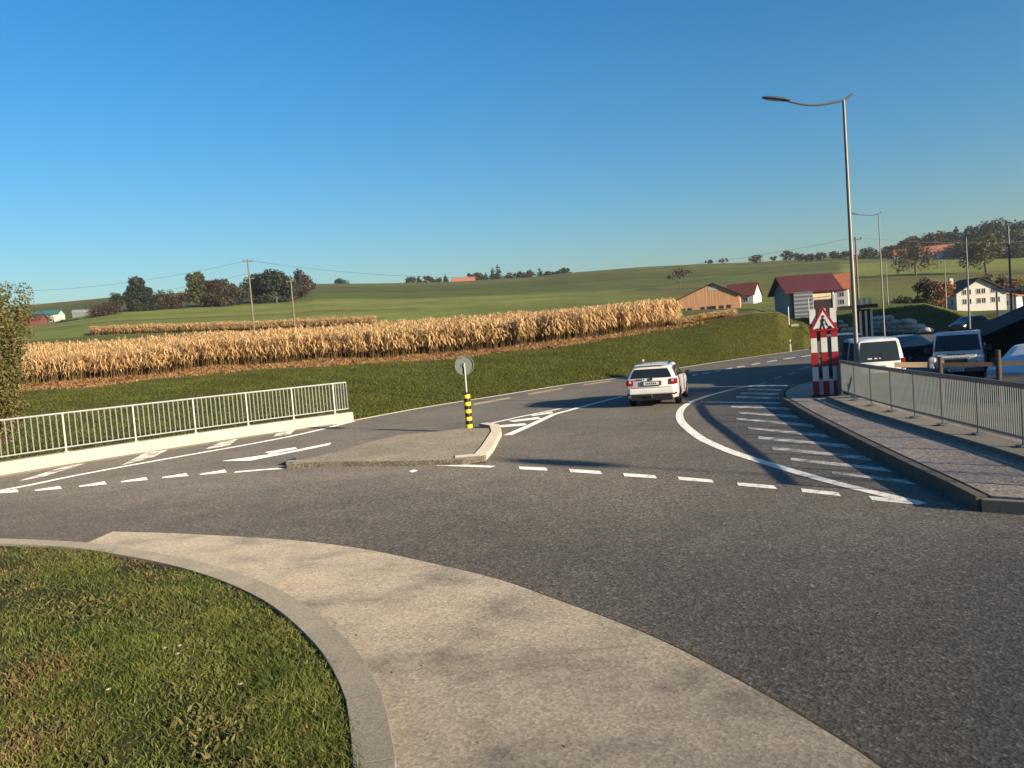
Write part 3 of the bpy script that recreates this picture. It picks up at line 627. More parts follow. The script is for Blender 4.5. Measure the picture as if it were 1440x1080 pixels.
def side_glass(G,u0,u1,v0,v1,side,ut0=None,ut1=None,off=.008):
    ut0=u0 if ut0 is None else ut0; ut1=u1 if ut1 is None else ut1; vs=[];fs=[];nu,nv=8,4
    for i in range(nu+1):
        for j in range(nv+1):
            b=j/nv; ua=u0+(ut0-u0)*b; ub=u1+(ut1-u1)*b; p=surf(G,ua+(ub-ua)*i/nu,v0+(v1-v0)*b); vs.append(((p[0]+off)*side,p[1],p[2]))
    for i in range(nu):
        for j in range(nv): a=i*(nv+1)+j; fs.append((a,a+1,a+nv+2,a+nv+1))
    return MB().add(vs,fs)
def end_glass(G,row,v0,v1,inset,dy,bulge=.0,vsplit=6):
    vs=[];fs=[]
    for j in range(vsplit+1):
        v=v0+(v1-v0)*j/vsplit; p=surf(G,row,v); w=p[0]*inset
        for k in range(7):
            a=-1+k/3; vs.append((a*w,p[1]+dy*(1-bulge*a*a),p[2]))
    for j in range(vsplit):
        for k in range(6): b=j*7+k; fs.append((b,b+1,b+8,b+7))
    return MB().add(vs,fs)
def wheel(root,x,y,r,side,w=.2):
    o=MB().lathe([(r*.62,-w/2),(r*.92,-w/2),(r,-w*.36),(r,w*.36),(r*.92,w/2),(r*.62,w/2)],28,'x').build('wheel',M['rubber'],root,smooth=True,loc=(x,y,r))
    h=MB(); h.lathe([(r*.2,w*.42),(r*.63,w*.44),(r*.66,w*.5),(r*.6,w*.36)],24,'x') if side>0 else h.lathe([(r*.2,-w*.42),(r*.63,-w*.44),(r*.66,-w*.5),(r*.6,-w*.36)],24,'x')
    for k in range(5):
        a=2*math.pi*k/5; h.bar((side*w*.47,math.cos(a)*r*.08,math.sin(a)*r*.08),(side*w*.47,math.cos(a)*r*.6,math.sin(a)*r*.6),.05,.03,(1,0,0))
    h.build('rim',M['rim'],o)
def arches(root,pos,r,xw,mat=None):
    for y in pos:
        for s in (-1,1): MB().lathe([(r*1.17,s*(xw-.1)),(r*1.17,s*(xw+.004))],28,'x',(0,y,r*1.0)).build('wheel_arch',M['black'],root)
def plate(root,y,z,w=.52,h=.11,c=-1):
    p=MB().box((0,y,z),(w,.02,h)).build('number_plate',M['white'],root,bevel=.004)
    m=MB()
    for k in range(6): m.box((-.17+k*.065,y+c*.012,z),(.035,.006,h*.55))
    m.build('plate_characters',M['black_film'],p)
def mirror(root,x,y,z,s,mat):
    m=MB().box((x+s*.1,y,z),(.2,.1,.14),0,.85); m.bar((x-s*.05,y,z-.05),(x+s*.05,y,z-.04),.05,.04); m.build('wing_mirror',mat,root,bevel=.03)
def estate(loc,heading):
    t=thing('estate_car','white estate car with red tail lights driving away on the exit lane','car',loc,heading)
    # y, z bottom, belt, top, half widths sill, belt, roof, lean     (y forward)
    st=[(-2.33,.36,.98,1.38,.76,.83,.64,.3),(-2.27,.27,1.0,1.41,.84,.89,.66,.3),(-1.9,.22,1.0,1.45,.86,.905,.675,.18),(-1.2,.2,.98,1.475,.87,.907,.68,.0),(-.4,.2,.96,1.48,.87,.907,.68,0),(.35,.2,.94,1.42,.87,.905,.64,-.3),(.85,.2,.93,1.18,.87,.9,.66,-.6),(1.25,.2,.92,.99,.86,.9,.74,0),(1.9,.22,.82,.86,.84,.87,.7,0),(2.25,.26,.66,.7,.76,.8,.62,0),(2.33,.32,.6,.62,.66,.7,.5,0)]
    G=car_grid(st); body_mesh(G).build('body',M['car_white'],t,smooth=True)
    end_glass(G,0,7.3,10.6,.93,-.02).build('rear_window',M['glass'],t,smooth=True)
    for s in (-1,1):
        side_glass(G,1.35,2.55,7.1,9.75,s,1.75,2.5).build('side_window',M['glass'],t,smooth=True)
        side_glass(G,2.62,3.9,7.1,9.8,s,2.6,3.85).build('side_window',M['glass'],t,smooth=True)
        side_glass(G,3.97,6.0,7.1,9.8,s,3.95,4.9).build('side_window',M['glass'],t,smooth=True)
        # tail light wrapping the corner
        m=MB().box((s*.73,-2.335,.87),(.2,.06,.2)); m.box((s*.845,-2.25,.87),(.1,.2,.19)); lamp=m.build('tail_light',M['tail'],t,bevel=.02)
        MB().box((s*.74,-2.37,.9),(.08,.012,.07)).build('lens',M['lens'],lamp,bevel=.01)
        mirror(t,s*.93,.72,1.0,s,M['black'])
        MB().box((s*.78,-2.34,.46),(.2,.05,.07)).build('reflector',M['tail'],t,bevel=.01)
        MB().tube([(s*.58,-1.7,1.47),(s*.6,-1.6,1.5),(s*.62,-.3,1.52),(s*.6,.1,1.48)],.02,6).build('roof_rail',M['black'],t)
        for y in (-1.0,.2): MB().bar((s*.913,y,.35),(s*.905,y,.95),.008,.012).build('door_seam',M['black_film'],t)
        for y in (-1.,0): MB().bar((s*.914,y,.78),(s*.914,y+.22,.78),.02,.03).build('door_handle',M['car_white'],t)
    end_glass(G,6.95,7.2,10.5,.97,.03).build('windscreen',M['glass'],t)
    m=MB().box((0,-2.3,.33),(1.5,.16,.2),0,.94); m.box((0,-2.2,.26),(1.3,.3,.08)); m.build('rear_diffuser',M['black'],t,bevel=.03)
    MB().box((0,-2.36,.56),(1.62,.12,.22),0,.97).build('rear_bumper',M['car_white'],t,bevel=.05)
    MB().box((0,-2.13,1.47),(1.1,.28,.03)).build('roof_spoiler',M['car_white'],t,bevel=.012)
    MB().box((0,-2.375,.83),(.72,.03,.17)).build('plate_recess',M['rail_dark'],t,bevel=.015)
    plate(t,-2.395,.83)
    m=MB().lathe([(.0,-2.375),(.055,-2.375),(.055,-2.36)],20,'y',(0,0,.98)); m.build('tailgate_badge',M['black'],t)
    m=MB()
    for k in range(5): m.box((-.5+k*.062,-2.372,.98),(.04,.01,.04))
    m.build('tailgate_letters',M['black_film'],t)
    m=MB().bar((-.72,-2.365,.69),(.72,-2.365,.69),.01,.012); m.build('tailgate_seam',M['black_film'],t)
    m=MB().tube([(0,-2.3,.36),(0,-2.45,.36),(0,-2.5,.42)],.025,8); m.lathe([(.0,.4),(.035,.42),(.04,.45),(.0,.48)],10,'z',(0,-2.5,0)); m.build('tow_bar',M['rail_dark'],t)
    arches(t,(-1.38,1.32),.32,.885); 
    for y in (-1.38,1.32):
        for s in (-1,1): wheel(t,s*.815,y,.32,s)
    MB().tube([(0,-1.95,1.47),(0,-2.15,1.58)],.008,5).build('aerial',M['black'],t)
    return t
def van(loc,heading,label,mat):
    t=thing('passenger_van',label,'van',loc,heading)
    st=[(-2.3,.42,1.0,1.86,.8,.86,.7,.1),(-2.24,.3,1.02,1.9,.87,.93,.74,.12),(-1.8,.25,1.02,1.93,.9,.95,.77,.03),(-.6,.25,1.0,1.95,.9,.95,.78,0),(.6,.25,1.0,1.92,.9,.95,.77,0),(1.2,.25,1.,1.6,.9,.95,.76,-.4),(1.7,.25,1.0,1.12,.88,.93,.8,0),(2.2,.28,.85,.9,.8,.85,.7,0),(2.3,.35,.7,.74,.7,.74,.6,0)]
    G=car_grid(st); body_mesh(G).build('body',mat,t,smooth=True)
    w=end_glass(G,0,7.1,10.3,.9,-.02).build('rear_window',M['glass'],t)
    for k,(x,wd) in enumerate([(-.35,.16),(-.14,.1),(.02,.08)]): MB().box((x,-2.31,1.16),(wd,.008,.05)).build('window_sticker',M['white'],w)
    for s in (-1,1):
        for a,b in ((1.2,2.6),(2.7,3.7),(3.8,5.2)): side_glass(G,a,b,7.2,9.7,s,a,b-.1).build('side_window',M['glass'],t)
        MB().box((s*.84,-2.27,.92),(.14,.1,.42)).build('tail_light',M['tail'],t,bevel=.02); mirror(t,s*.98,1.35,1.12,s,M['black'])
    MB().box((0,-2.31,.48),(1.7,.14,.24)).build('rear_bumper',M['black'],t,bevel=.04); plate(t,-2.33,.84)
    MB().tube([(.1,-2.34,1.16),(.1,-2.36,1.3),(.1,-2.3,1.42)],.012,5).build('wiper',M['black'],t)
    arches(t,(-1.35,1.4),.33,.93)
    for y in (-1.35,1.4):
        for s in (-1,1): wheel(t,s*.86,y,.33,s)
def offroader(loc,heading):
    t=thing('pickup_truck','boxy silver pickup facing the camera with flat windscreen and bonnet scoop','pickup',loc,heading)
    b=MB(); b.box((0,-1.3,1.0),(1.7,2.1,.72)); b.box((0,-1.3,.62),(1.5,2.0,.2)); b.build('load_bed',M['car_blue'],t,bevel=.04)
    c=MB(); pr=[(-.25,.62),(1.2,.62),(1.2,1.2),(.95,1.93),(.8,1.98),(-.15,1.98),(-.25,1.9)]
    n=len(pr); vs=[]
    for s in (-1,1):
        for y,z in pr: vs.append((s*(.84 if z<1.3 else .76),y,z))
    c.add(vs,[tuple(range(n)),tuple(range(2*n-1,n-1,-1))]+[(i,n+i,n+(i+1)%n,(i+1)%n) for i in range(n)]); c.build('cab',M['car_silver'],t,bevel=.05)
    h=MB(); h.add([(-.68,1.15,1.2),(.68,1.15,1.2),(.66,2.05,1.1),(-.66,2.05,1.1),(-.68,1.15,.72),(.68,1.15,.72),(.66,2.05,.62),(-.66,2.05,.62)],[(0,1,2,3),(7,6,5,4),(0,4,5,1),(1,5,6,2),(2,6,7,3),(3,7,4,0)]); h.build('bonnet',M['car_silver'],t,bevel=.05)
    sc=MB().box((.02,1.72,1.15),(.62,.1,.04)); sc.build('bonnet_scoop',M['black'],t,bevel=.01)
    m=MB()
    for k in range(8): m.box((-.4+k*.11,2.062,1.05),(.06,.012,.05))
    m.build('bonnet_lettering',M['chrome'],t)
    for s in (-1,1):
        f=MB().box((s*.78,1.62,.98),(.24,.95,.22)); f.box((s*.8,2.0,.82),(.2,.16,.3)); f.build('front_wing',M['car_silver'],t,bevel=.05)
        l=MB().lathe([(0,2.1),(.1,2.1),(.115,2.04)],20,'y',(s*.5,0,.88)); l.build('headlight',M['lens'],t)
        mm=MB().box((s*1.02,1.22,1.33),(.2,.07,.2)); mm.bar((s*.85,1.2,1.25),(s*.95,1.22,1.3),.03,.03); mm.build('wing_mirror',M['black'],t,bevel=.02)
        g=MB(); g.add([(s*.852,.0,1.28),(s*.852,1.05,1.28),(s*.785,.86,1.82),(s*.785,.0,1.82)],[(0,1,2,3)]); g.build('side_window',M['glass'],t)
    g=MB(); g.add([(-.77,1.2,1.27),(.77,1.2,1.27),(.69,.99,1.86),(-.69,.99,1.86)],[(0,1,2,3)]); g.build('windscreen',M['glass'],t)
    for x in (-.35,.25): MB().bar((x,1.225,1.26),(x+.3,1.16,1.5),.015,.02).build('wiper',M['black'],t)
    MB().box((0,2.06,.86),(.74,.05,.28)).build('grille',M['black'],t,bevel=.01)
    bb=MB().box((0,2.2,.6),(1.75,.16,.16)); bb.build('front_bumper',M['rail_dark'],t,bevel=.03); plate(t,2.29,.62,c=1)
    for y in (-1.2,1.45):
        for s in (-1,1): wheel(t,s*.74,y,.38,s,.24)
def hatch(loc,heading,label,mat,name='parked_car',group=None,sc=1.):
    t=thing(name,label,'car',loc,heading,group)
    st=[(-2.1,.36,.92,1.3,.72,.76,.54,.5),(-2.0,.25,.95,1.38,.82,.86,.6,.4),(-1.3,.2,.95,1.43,.85,.89,.64,0),(-.3,.2,.93,1.45,.85,.89,.65,0),(.4,.2,.92,1.4,.85,.89,.63,-.3),(.85,.2,.91,1.18,.85,.88,.66,-.5),(1.2,.2,.9,.97,.84,.88,.72,0),(1.8,.24,.78,.82,.8,.83,.66,0),(2.1,.3,.6,.64,.7,.74,.54,0)]
    G=car_grid(st)*sc; body_mesh(G).build('body',mat,t,smooth=True)
    end_glass(G,0,7.2,10.4,.92,-.02).build('rear_window',M['glass'],t); end_glass(G,5.75,7.15,10.4,.97,.03).build('windscreen',M['glass'],t)
    for s in (-1,1):
        side_glass(G,1.4,2.9,7.1,9.75,s,1.7,2.9).build('side_window',M['glass'],t); side_glass(G,3.,4.9,7.1,9.75,s,3.,3.9).build('side_window',M['glass'],t)
        MB().box((s*.66*sc,-2.1*sc,.82*sc),(.2,.06,.2)).build('tail_light',M['tail'],t,bevel=.02)
        MB().box((s*.58*sc,2.07*sc,.66*sc),(.3,.08,.14)).build('headlight',M['lens'],t,bevel=.02); mirror(t,s*.9*sc,.72*sc,.98*sc,s,M['black'])
    arches(t,(-1.25*sc,1.3*sc),.31,.87*sc)
    plate(t,-2.13*sc,.72*sc)
    for y in (-1.25*sc,1.3*sc):
        for s in (-1,1): wheel(t,s*.8*sc,y,.31,s)
def at_ground(px,py,z): p=gz(px,py,z); return (p[0],p[1],z)
LOT=-.0
cp=gz(918,572,0.); hd=-math.radians(17.5)
ct=np.array([cp[0]+2.33*math.sin(-hd),cp[1]+2.33*math.cos(-hd),0.]); estate(ct,hd)
def depth_at(px,py,dep,z=0): d=ray(px,py); t=dep/d[1]; p=CAM+d*t; return (p[0],p[1],z)
p=depth_at(1237,505,30.0,-.22); van((p[0]+2.3*math.sin(math.radians(12)),p[1]+2.3*math.cos(math.radians(12)),-.22),-math.radians(12),'white van with large dark rear window parked behind the grey railing',M['car_white'])
p=depth_at(1352,500,29.,-.25); offroader((p[0]+.9,p[1]+1.7,-.25),math.radians(180-33))
p=depth_at(1277,492,41,-.05); hatch(p,-math.radians(60),'dark car parked between the white van and the silver pickup',M['car_dark'])
p=depth_at(1450,520,25.2,-.22); hatch((p[0]+1.2,p[1]+1.6,-.22),math.radians(180-52),'silver car at the right edge behind the wooden fence',M['car_silver'])
p=gz(1362,466,0); hatch((p[0],p[1],0.),math.radians(180-58),'dark car on the far road below the lawn',M['car_dark'],sc=1.08)
p=depth_at(1187,500,32.5,-.05); van((p[0]+2.3*math.sin(math.radians(20)),p[1]+2.3*math.cos(math.radians(20)),-.05),-math.radians(20),'dark blue van half hidden behind the roadworks barrier',M['car_dark'])
t=thing('shading_board','narrow dark board by the railing end, placed to shade the roadworks barrier','upright',(10.3,24.32,.2),math.radians(-49))  # dark board in cabinet form, sized and set to shade the barrier
MB().box((0,0,.5),(.2,.34,1.0)).build('housing',M['rail_dark'],t,bevel=.01); MB().box((0,0,1.015),(.24,.38,.03)).build('lid',M['black'],t); MB().box((-.105,0,.5),(.012,.28,.86)).build('door',M['black'],t)
# ------------------------------------------------------------------ parapet and railings
def offs(P,d):
    P=[np.array(p,float) for p in P]; out=[]
    for i,p in enumerate(P):
        t=P[min(i+1,len(P)-1)]-P[max(i-1,0)]; t/=np.linalg.norm(t); out.append(p+np.array([-t[1],t[0]])*d)
    return out
wf=[np.array(p) for p in [(-20.3,13.8)]+wl]
WF=spline(wf,5); WB=offs(WF,.42)
w=MB().prism([tuple(p) for p in WF]+[tuple(p) for p in WB[::-1]],-.6,.36); w=w.build('parapet_wall',M['wall_conc'],bevel=.02)
tag(w,'low pale concrete wall carrying the white railing beside the exit lane','wall')
RL=np.array(offs(WF,.24)); LL=np.concatenate([[0],np.cumsum(np.linalg.norm(np.diff(RL,axis=0),axis=1))])
def RP(s): return np.array([np.interp(s,LL,RL[:,0]),np.interp(s,LL,RL[:,1])])
def pix(p):
    v=np.array(p,float)-CAM; w=v@FW; return CX+F*(v@RT)/w, CY-F*(v@UP)/w
ss=np.linspace(0,LL[-1],800); pxx=np.array([pix((*RP(s),.36))[0] if RP(s)[1]>1 else -9999 for s in ss])
def s_at(x): return float(np.interp(x,pxx,ss))
end=s_at(490); posts=[s_at(x) for x in (93,191,275,349,413,471)]; d0=posts[1]-posts[0]; posts=[posts[0]-2*d0,posts[0]-d0]+posts
posts=[s for s in posts if s>.1]
t=thing('railing','white metal railing with vertical bars standing on the low concrete wall','railing',(*RP(posts[0]),.36))
base=Vector(t.location)
def rel(p,z): return (p[0]-base.x,p[1]-base.y,z-base.z)
s0=posts[0]; nseg=24; path=[RP(s0+(end-s0)*k/nseg) for k in range(nseg+1)]
for nm,z,r in (('top_rail',1.55,.032),('bottom_rail',.5,.022)):
    MB().tube([rel(p,z) for p in path],r,8).build(nm,M['galv'],t,smooth=True)
for s in posts:
    p=RP(s); d=RP(s+.05)-RP(s-.05); a=math.atan2(d[1],d[0])
    m=MB().box((0,0,.59),(.05,.07,1.19),a); m.box((0,0,.008),(.16,.14,.016),a); m.build('post',M['galv'],t,loc=rel(p,.36))
bal=MB().box((0,0,.525),(.03,.016,1.05)); 
bm_=None; cnt=0
eds=posts+[end]
for i in range(len(eds)-1):
    n=12 if i<len(eds)-2 else 5
    for k in range(1,n+1 if i==len(eds)-2 else n):
        p=RP(eds[i]+(eds[i+1]-eds[i])*k/n)
        if bm_ is None: bm_=bal.build('baluster',M['galv'],t,loc=rel(p,.5))
        elif cnt<100: c=bm_.copy(); COL.objects.link(c); c.parent=t; c.location=rel(p,.5)
        cnt+=1
# right: pavement, plinth, railing
kb=[np.array(p) for p in spline([(6.02,10.25),(6.2,11.3),(6.55,13.6),(7.1,16.9),(7.75,20.6),(8.35,23.6),(8.75,25.6),(9.3,27.2),(10.1,28.8),(11.4,30.6),(13.,32.2)],4)]
kz=.2
pv=[tuple(p) for p in offs(kb,-.2)]+[(14.2,31.6),(12.2,28.),(10.7,24.6),(10.2,22.),(9.75,19.),(9.35,15.5),(9.1,12.8),(8.7,10.),(7.4,9.2)]
tag(MB().prism(pv,-.05,kz).build('pavement',M['pavement']),kind='structure')
kerbrun('pavement_kerb',kb,.14,-.05,kz+.006,M['kerb_shaded'],1.2,.012,side=-1)
kerbrun('dropped_kerb',[np.array(p) for p in [(6.05,10.2),(6.6,9.75),(7.4,9.15),(8.4,8.5)]],.4,-.05,kz-.03,M['kerb'],.9,.02,side=1)
R2=[np.array(p) for p in spline([(7.6,6.6),(8.05,9.7),(8.52,13.06),(8.7,14.6),(8.86,16.1),(9.02,17.55),(9.18,18.95),(9.38,20.45),(9.66,22.05),(9.95,23.6)],4)]
pl=[tuple(p) for p in offs(R2,.42)]+[tuple(p) for p in offs(R2,-.2)[::-1]]
tag(MB().prism(pl,.0,.28).build('railing_plinth',M['kerb'],bevel=.015),kind='structure')
st_=[tuple(p) for p in offs(R2,.62)]; st2=[tuple(p) for p in offs(R2,.5)]
tag(MB().prism(st_+st2[::-1],.0,.208).build('edging_strip',M['kerb']),kind='structure')
RR=np.array(R2); L2=np.concatenate([[0],np.cumsum(np.linalg.norm(np.diff(RR,axis=0),axis=1))])
def RQ(s): return np.array([np.interp(s,L2,RR[:,0]),np.interp(s,L2,RR[:,1])])
pb=[np.array(p) for p in [(8.05,9.7),(8.32,11.4),(8.52,13.06),(8.7,14.64),(8.86,16.14),(9.02,17.55),(9.18,18.95),(9.38,20.45),(9.66,22.05),(9.95,23.6)]]
sp=[float(ss2) for ss2 in [np.linspace(0,L2[-1],2000)[np.argmin([np.hypot(*(RQ(s)-p)) for s in np.linspace(0,L2[-1],2000)])] for p in pb]]
t=thing('railing','grey railing of dense thin bars with dark handrail along the right pavement','railing',(*RQ(sp[0]),.3)); base=Vector(t.location)
path=[RQ(sp[0]+(sp[-1]-sp[0])*k/30) for k in range(31)]
m=MB()
for k in range(30): m.bar(rel(path[k],1.32),rel(path[k+1],1.32),.07,.085)
m.build('handrail',M['rail_dark'],t)
m=MB()
for k in range(30): m.bar(rel(path[k],.44),rel(path[k+1],.44),.03,.04)
m.build('bottom_rail',M['galv_grey'],t)
for s in sp:
    p=RQ(s); d=RQ(s+.05)-RQ(s-.05); a=math.atan2(d[1],d[0])
    m=MB().box((0,0,.5),(.05,.03,1.0),a); m.box((0,0,.008),(.2,.18,.016),a); m.build('post',M['rail_dark'],t,loc=rel(p,.3))
allb=[]
for i in range(len(sp)-1):
    for k in range(1,21): allb.append(sp[i]+(sp[i+1]-sp[i])*k/21)
vis=[s for s in allb if RQ(s)[1]>12.2]; far=[s for s in allb if s not in vis[:100]]
b0=None
for s in vis[:100]:
    p=RQ(s); d=RQ(s+.05)-RQ(s-.05); a=math.atan2(d[1],d[0])
    if b0 is None: b0=MB().box((0,0,.42),(.014,.015,.84)).build('baluster',M['galv_grey'],t,loc=rel(p,.44)); b0.rotation_euler=(0,0,a)
    else: c=b0.copy(); COL.objects.link(c); c.parent=t; c.location=rel(p,.44); c.rotation_euler=(0,0,a)
m=MB()
for s in far:
    p=RQ(s); d=RQ(s+.05)-RQ(s-.05); m.box(rel(p,.86),(.014,.015,.84),math.atan2(d[1],d[0]))
tag(m.build('balusters',M['galv_grey'],t),kind='stuff')
# ------------------------------------------------------------------ island sign, delineators, lamps, poles
p=gz(660,601.5,.13); t=thing('island_bollard','yellow and black banded post with the grey back of a round sign','traffic sign',(p[0],p[1],.13))
for k in range(9):
    z0=k*.115; MB().lathe([(.001,z0),(.105,z0),(.105,z0+.113),(.001,z0+.113)],20).build('yellow_band' if k%2==0 else 'black_band',M['yellow' if k%2==0 else 'black_film'],t,smooth=True)
MB().lathe([(.02,1.035),(.1,1.035),(.1,1.07),(.05,1.1),(.02,1.1)],20).build('post_cap',M['black'],t,smooth=True)
MB().tube([(0,0,1.05),(0,0,2.0)],.03,10).build('pole',M['galv'],t,smooth=True)
a=-math.atan2(p[0],p[1])
d=MB().lathe([(.001,.0),(.285,0),(.3,-.01),(.3,-.035),(.275,-.035),(.272,-.012),(.001,-.012)],40,'y',(0,.05,1.93)).build('sign_disc',M['sign_back'],t,smooth=True)
MB().tube([(.287*math.cos(q*math.pi/20),.012,1.93+.287*math.sin(q*math.pi/20)) for q in range(41)],.014,6).build('rim',M['galv_grey'],d,smooth=True)
m=MB().box((0,.03,1.93),(.2,.03,.05)); m.box((-.03,.02,2.17),(.12,.02,.04)); m.box((0,.005,1.93),(.09,.06,.06)); m.build('clamp',M['galv_grey'],d)
bpy.context.view_layer.update()
t.rotation_euler=(0,0,a+.12)
def delineator(px,py,label,z=0.,h=1.):
    p=gz(px,py,z); zz=ground1(p[0],p[1]); t=thing('delineator_post',label,'marker post',(p[0],p[1],max(zz,z)-.02),-math.atan2(p[0],p[1]),'white roadside marker posts')
    q=[(-.06,-.05),(.06,-.05),(.045,.04),(-.045,.04)]
    MB().prism(q,0,h).build('post',M['white'],t,bevel=.01)
    m=MB().prism([(-.063,-.053),(.063,-.053),(.048,.043),(-.048,.043)],h*.62,h*.82); m.build('black_band',M['black_film'],t)
    MB().box((0,-.056,h*.72),(.05,.01,.12)).build('reflector',M['lens'],t)
delineator(906,529,'white marker post with black band on the verge behind the white car')
delineator(1112,494,'white marker post with black band at the far bend by the grass bank')
def lamp(base,h,label,adir,reach=2.5,r=.075,hs=1.,group='curved arm street lamps'):
    t=thing('street_lamp',label,'street lamp',base,math.atan2(adir[1],adir[0]),group)   # local +x points along the arm
    m=MB().tube([(0,0,0),(0,0,.9),(0,0,.95),(0,0,h)],[r*1.15,r*1.15,r,r*.62],14); m.build('pole',M['lamp_metal'],t,smooth=True)
    ar=[(-.3,h+.16),(-.12,h+.05),(0,h),(.5,h-.08),(1.,h-.1),(1.4,h-.04),(reach-.85,h+.07)]
    MB().tube([(x,0,z) for x,z in spline(ar,4)],[.012]+[.04]*23+[.035]*2 if len(spline(ar,4))==26 else .037,8).build('arm',M['rail_dark'],t,smooth=True)
    h0=h+.07; x0=reach-.9
    hd=MB(); prof=[(x0,.05,.03),(x0+.06,.1,.07),(x0+.3,.13,.08),(x0+.65,.125,.07),(x0+.85,.08,.045),(x0+.9,.03,.02)]
    vs=[];fs=[];n=14
    for i,(x,w,tk) in enumerate(prof):
        for k in range(n):
            a=2*math.pi*k/n; vs.append((x+(x-x0)*(hs-1),hs*w*math.cos(a),h0+.02+.16*(x-x0)/1.+hs*tk*(math.sin(a) if math.sin(a)>0 else math.sin(a)*.5)))
    for i in range(len(prof)-1):
        for k in range(n): fs.append((i*n+k,i*n+(k+1)%n,(i+1)*n+(k+1)%n,(i+1)*n+k))
    fs+= [tuple(range(n)),tuple(range((len(prof)-1)*n,len(prof)*n))]
    hd=hd.add(vs,fs).build('lamp_head',M['rail_dark'],t,smooth=True)
    MB().add([(x0+.3,-.08,h0+.025),(x0+.75,-.08,h0+.1),(x0+.75,.08,h0+.1),(x0+.3,.08,h0+.025)],[(0,1,2,3)]).build('lens',M['lens'],hd)
    return t
lb=(11.25,25.4); dist=math.hypot(*lb); lt=gd(1184,141,dist)
lamp((lb[0],lb[1],0.),lt[2],'tall street lamp rising behind the end of the grey railing',(-1,-.05),2.65)
q=gz(1244,474,0); d2=math.hypot(q[0],q[1]); lamp((q[0],q[1],0.),gd(1233,301,d2)[2],'second street lamp standing behind the white van, farther off',(-1,-.1),3.2,.08)
b=so(0,0); hb=np.array([1.55,16.3])-SD*(10.15/math.tan(SUN_EL)+2.7)
lamp((hb[0],hb[1],0.),10.,'street lamp at the near right side of the roundabout, by the pavement end',(-.755,.656),3.2,.09,2.6)
for px,ptop,pbase,dd,lab,dirx in ((1249,368,430,150,'thin distant street lamp with its arm to the right, left of the lone round tree',(1,0)),(1331,366,434,150,'thin distant street lamp with its arm to the right, beside the orange tree',(1,0))):
    p=gd(px,pbase,dd); zz=ground1(p[0],p[1]); h=gd(px-4,ptop,dd)[2]-zz; lamp((p[0],p[1],zz),h,lab,dirx,3.2,.09)
def pole(px,pbase,pxt,ptop,dd,label,bars=1,mat='pole_wood',r=.14,cat='utility pole',name='utility_pole'):
    p=gd(px,pbase,dd); zz=ground1(p[0],p[1]); q=gd(pxt,ptop,dd); t=thing(name,label,cat,(p[0],p[1],zz),-math.atan2(p[0],p[1]))
    h=q[2]-zz; lx=0
    MB().tube([(0,0,-.2),(0,0,h)],[r,r*.65],10).build('pole',M[mat],t,smooth=True)
    for k in range(bars):
        m=MB().box((.0,0,h*.97-k*h*.2),(r*9,.1,.1))
        m.build('crossarm',M['pole_wood'],t)
        for x in (-r*4,r*4,0):
            MB().lathe([(.05,0),(.07,.06),(.05,.14),(.08,.2),(.02,.26)],8,'z',(x,0,h*.97-k*h*.2+.05)).build('insulator',M['rail_dark'],t,smooth=True)
    return np.array([p[0],p[1],zz+h])
P1=pole(357.5,464,352,364,128,'taller of the two utility poles behind the maize, grey weathered wood',2,r=.16)
P2=pole(415,462,411.5,393,134,'shorter utility pole with a crossbar, behind the maize',1,r=.17)
P3=pole(1208,436,1200,334,118,'dark utility pole close beside the tall street lamp',2,r=.17)
pole(1364,466,1357.5,334,88,'slim pale pole behind the silver pickup',0,'galv_grey',.1,'pole','lamp_mast')
pole(1423,452,1412.5,319,112,'tall pale pole right of the white farmhouse',0,'galv_grey',.14,'pole','lamp_mast')
def wire(a,b,sag,label):
    pts=[a+(b-a)*k/24-np.array([0,0,sag*4*(k/24)*(1-k/24)]) for k in range(25)]
    tag(MB().tube(pts,.016,5).build('power_cable',M['black']),label,'power cable','overhead power cables')
wl_=gd(-160,405,150)
wire(P1+np.array([0,0,-.2]),wl_,2.2,'upper power cable running left from the taller utility pole'); wire(P1+np.array([0,0,-2.2]),wl_+np.array([0,0,-2.]),2.2,'lower power cable running left from the taller utility pole')
wire(P1+np.array([0,0,-.2]),P3,4.,'long power cable from the taller utility pole towards the pole by the lamp'); wire(P2,P3+np.array([0,0,-2.]),4.,'power cable from the shorter utility pole across the field')
wr=gd(1620,318,150); wire(P3,wr,1.5,'power cable running right from the dark utility pole')
# ------------------------------------------------------------------ roadworks barrier
p=gz(1163,557,.2); t=thing('roadworks_barrier','red and white slatted roadworks barrier with a triangular warning sign','barrier',(p[0],p[1],.2),-math.atan2(p[0],p[1])+.05)
sl=22.*p[1]/1100
for x in (-.3,0,.3):
    o=MB().box((x,0,1.395),(.18,.035,2.73)).build('slat',M['white'],t)
    for k in (0,2,4): MB().box((x,0,.03+k*.455+.2275),(.186,.041,.453)).build('red_band',M['red'],o)
m=MB()
for z in (.55,1.2,2.55): m.box((0,.035,z),(.78,.03,.05))
m.box((-.38,.05,1.35),(.04,.04,2.7)); m.box((.38,.05,1.35),(.04,.04,2.7)); m.build('frame',M['galv_grey'],t)
m=MB().box((0,.03,.03),(.9,.5,.07)); m.build('foot',M['black'],t,bevel=.015)
tri=[(-.44,2.06),(.44,2.06),(0,2.83)]; tr=MB().plate(tri,-.05,-.03).build('warning_sign',M['red'],t,bevel=.004)
def ins(k): return [(x*k,2.317+(z-2.317)*k) for x,z in tri]
MB().plate(ins(.72),-.058,-.049).build('sign_face',M['white'],tr)
m=MB(); Y0,Y1=-.064,-.056
m.plate([(-.05,2.50),(-.02,2.55),(.03,2.55),(.045,2.5),(.01,2.47),(-.03,2.47)],Y0,Y1)           # head
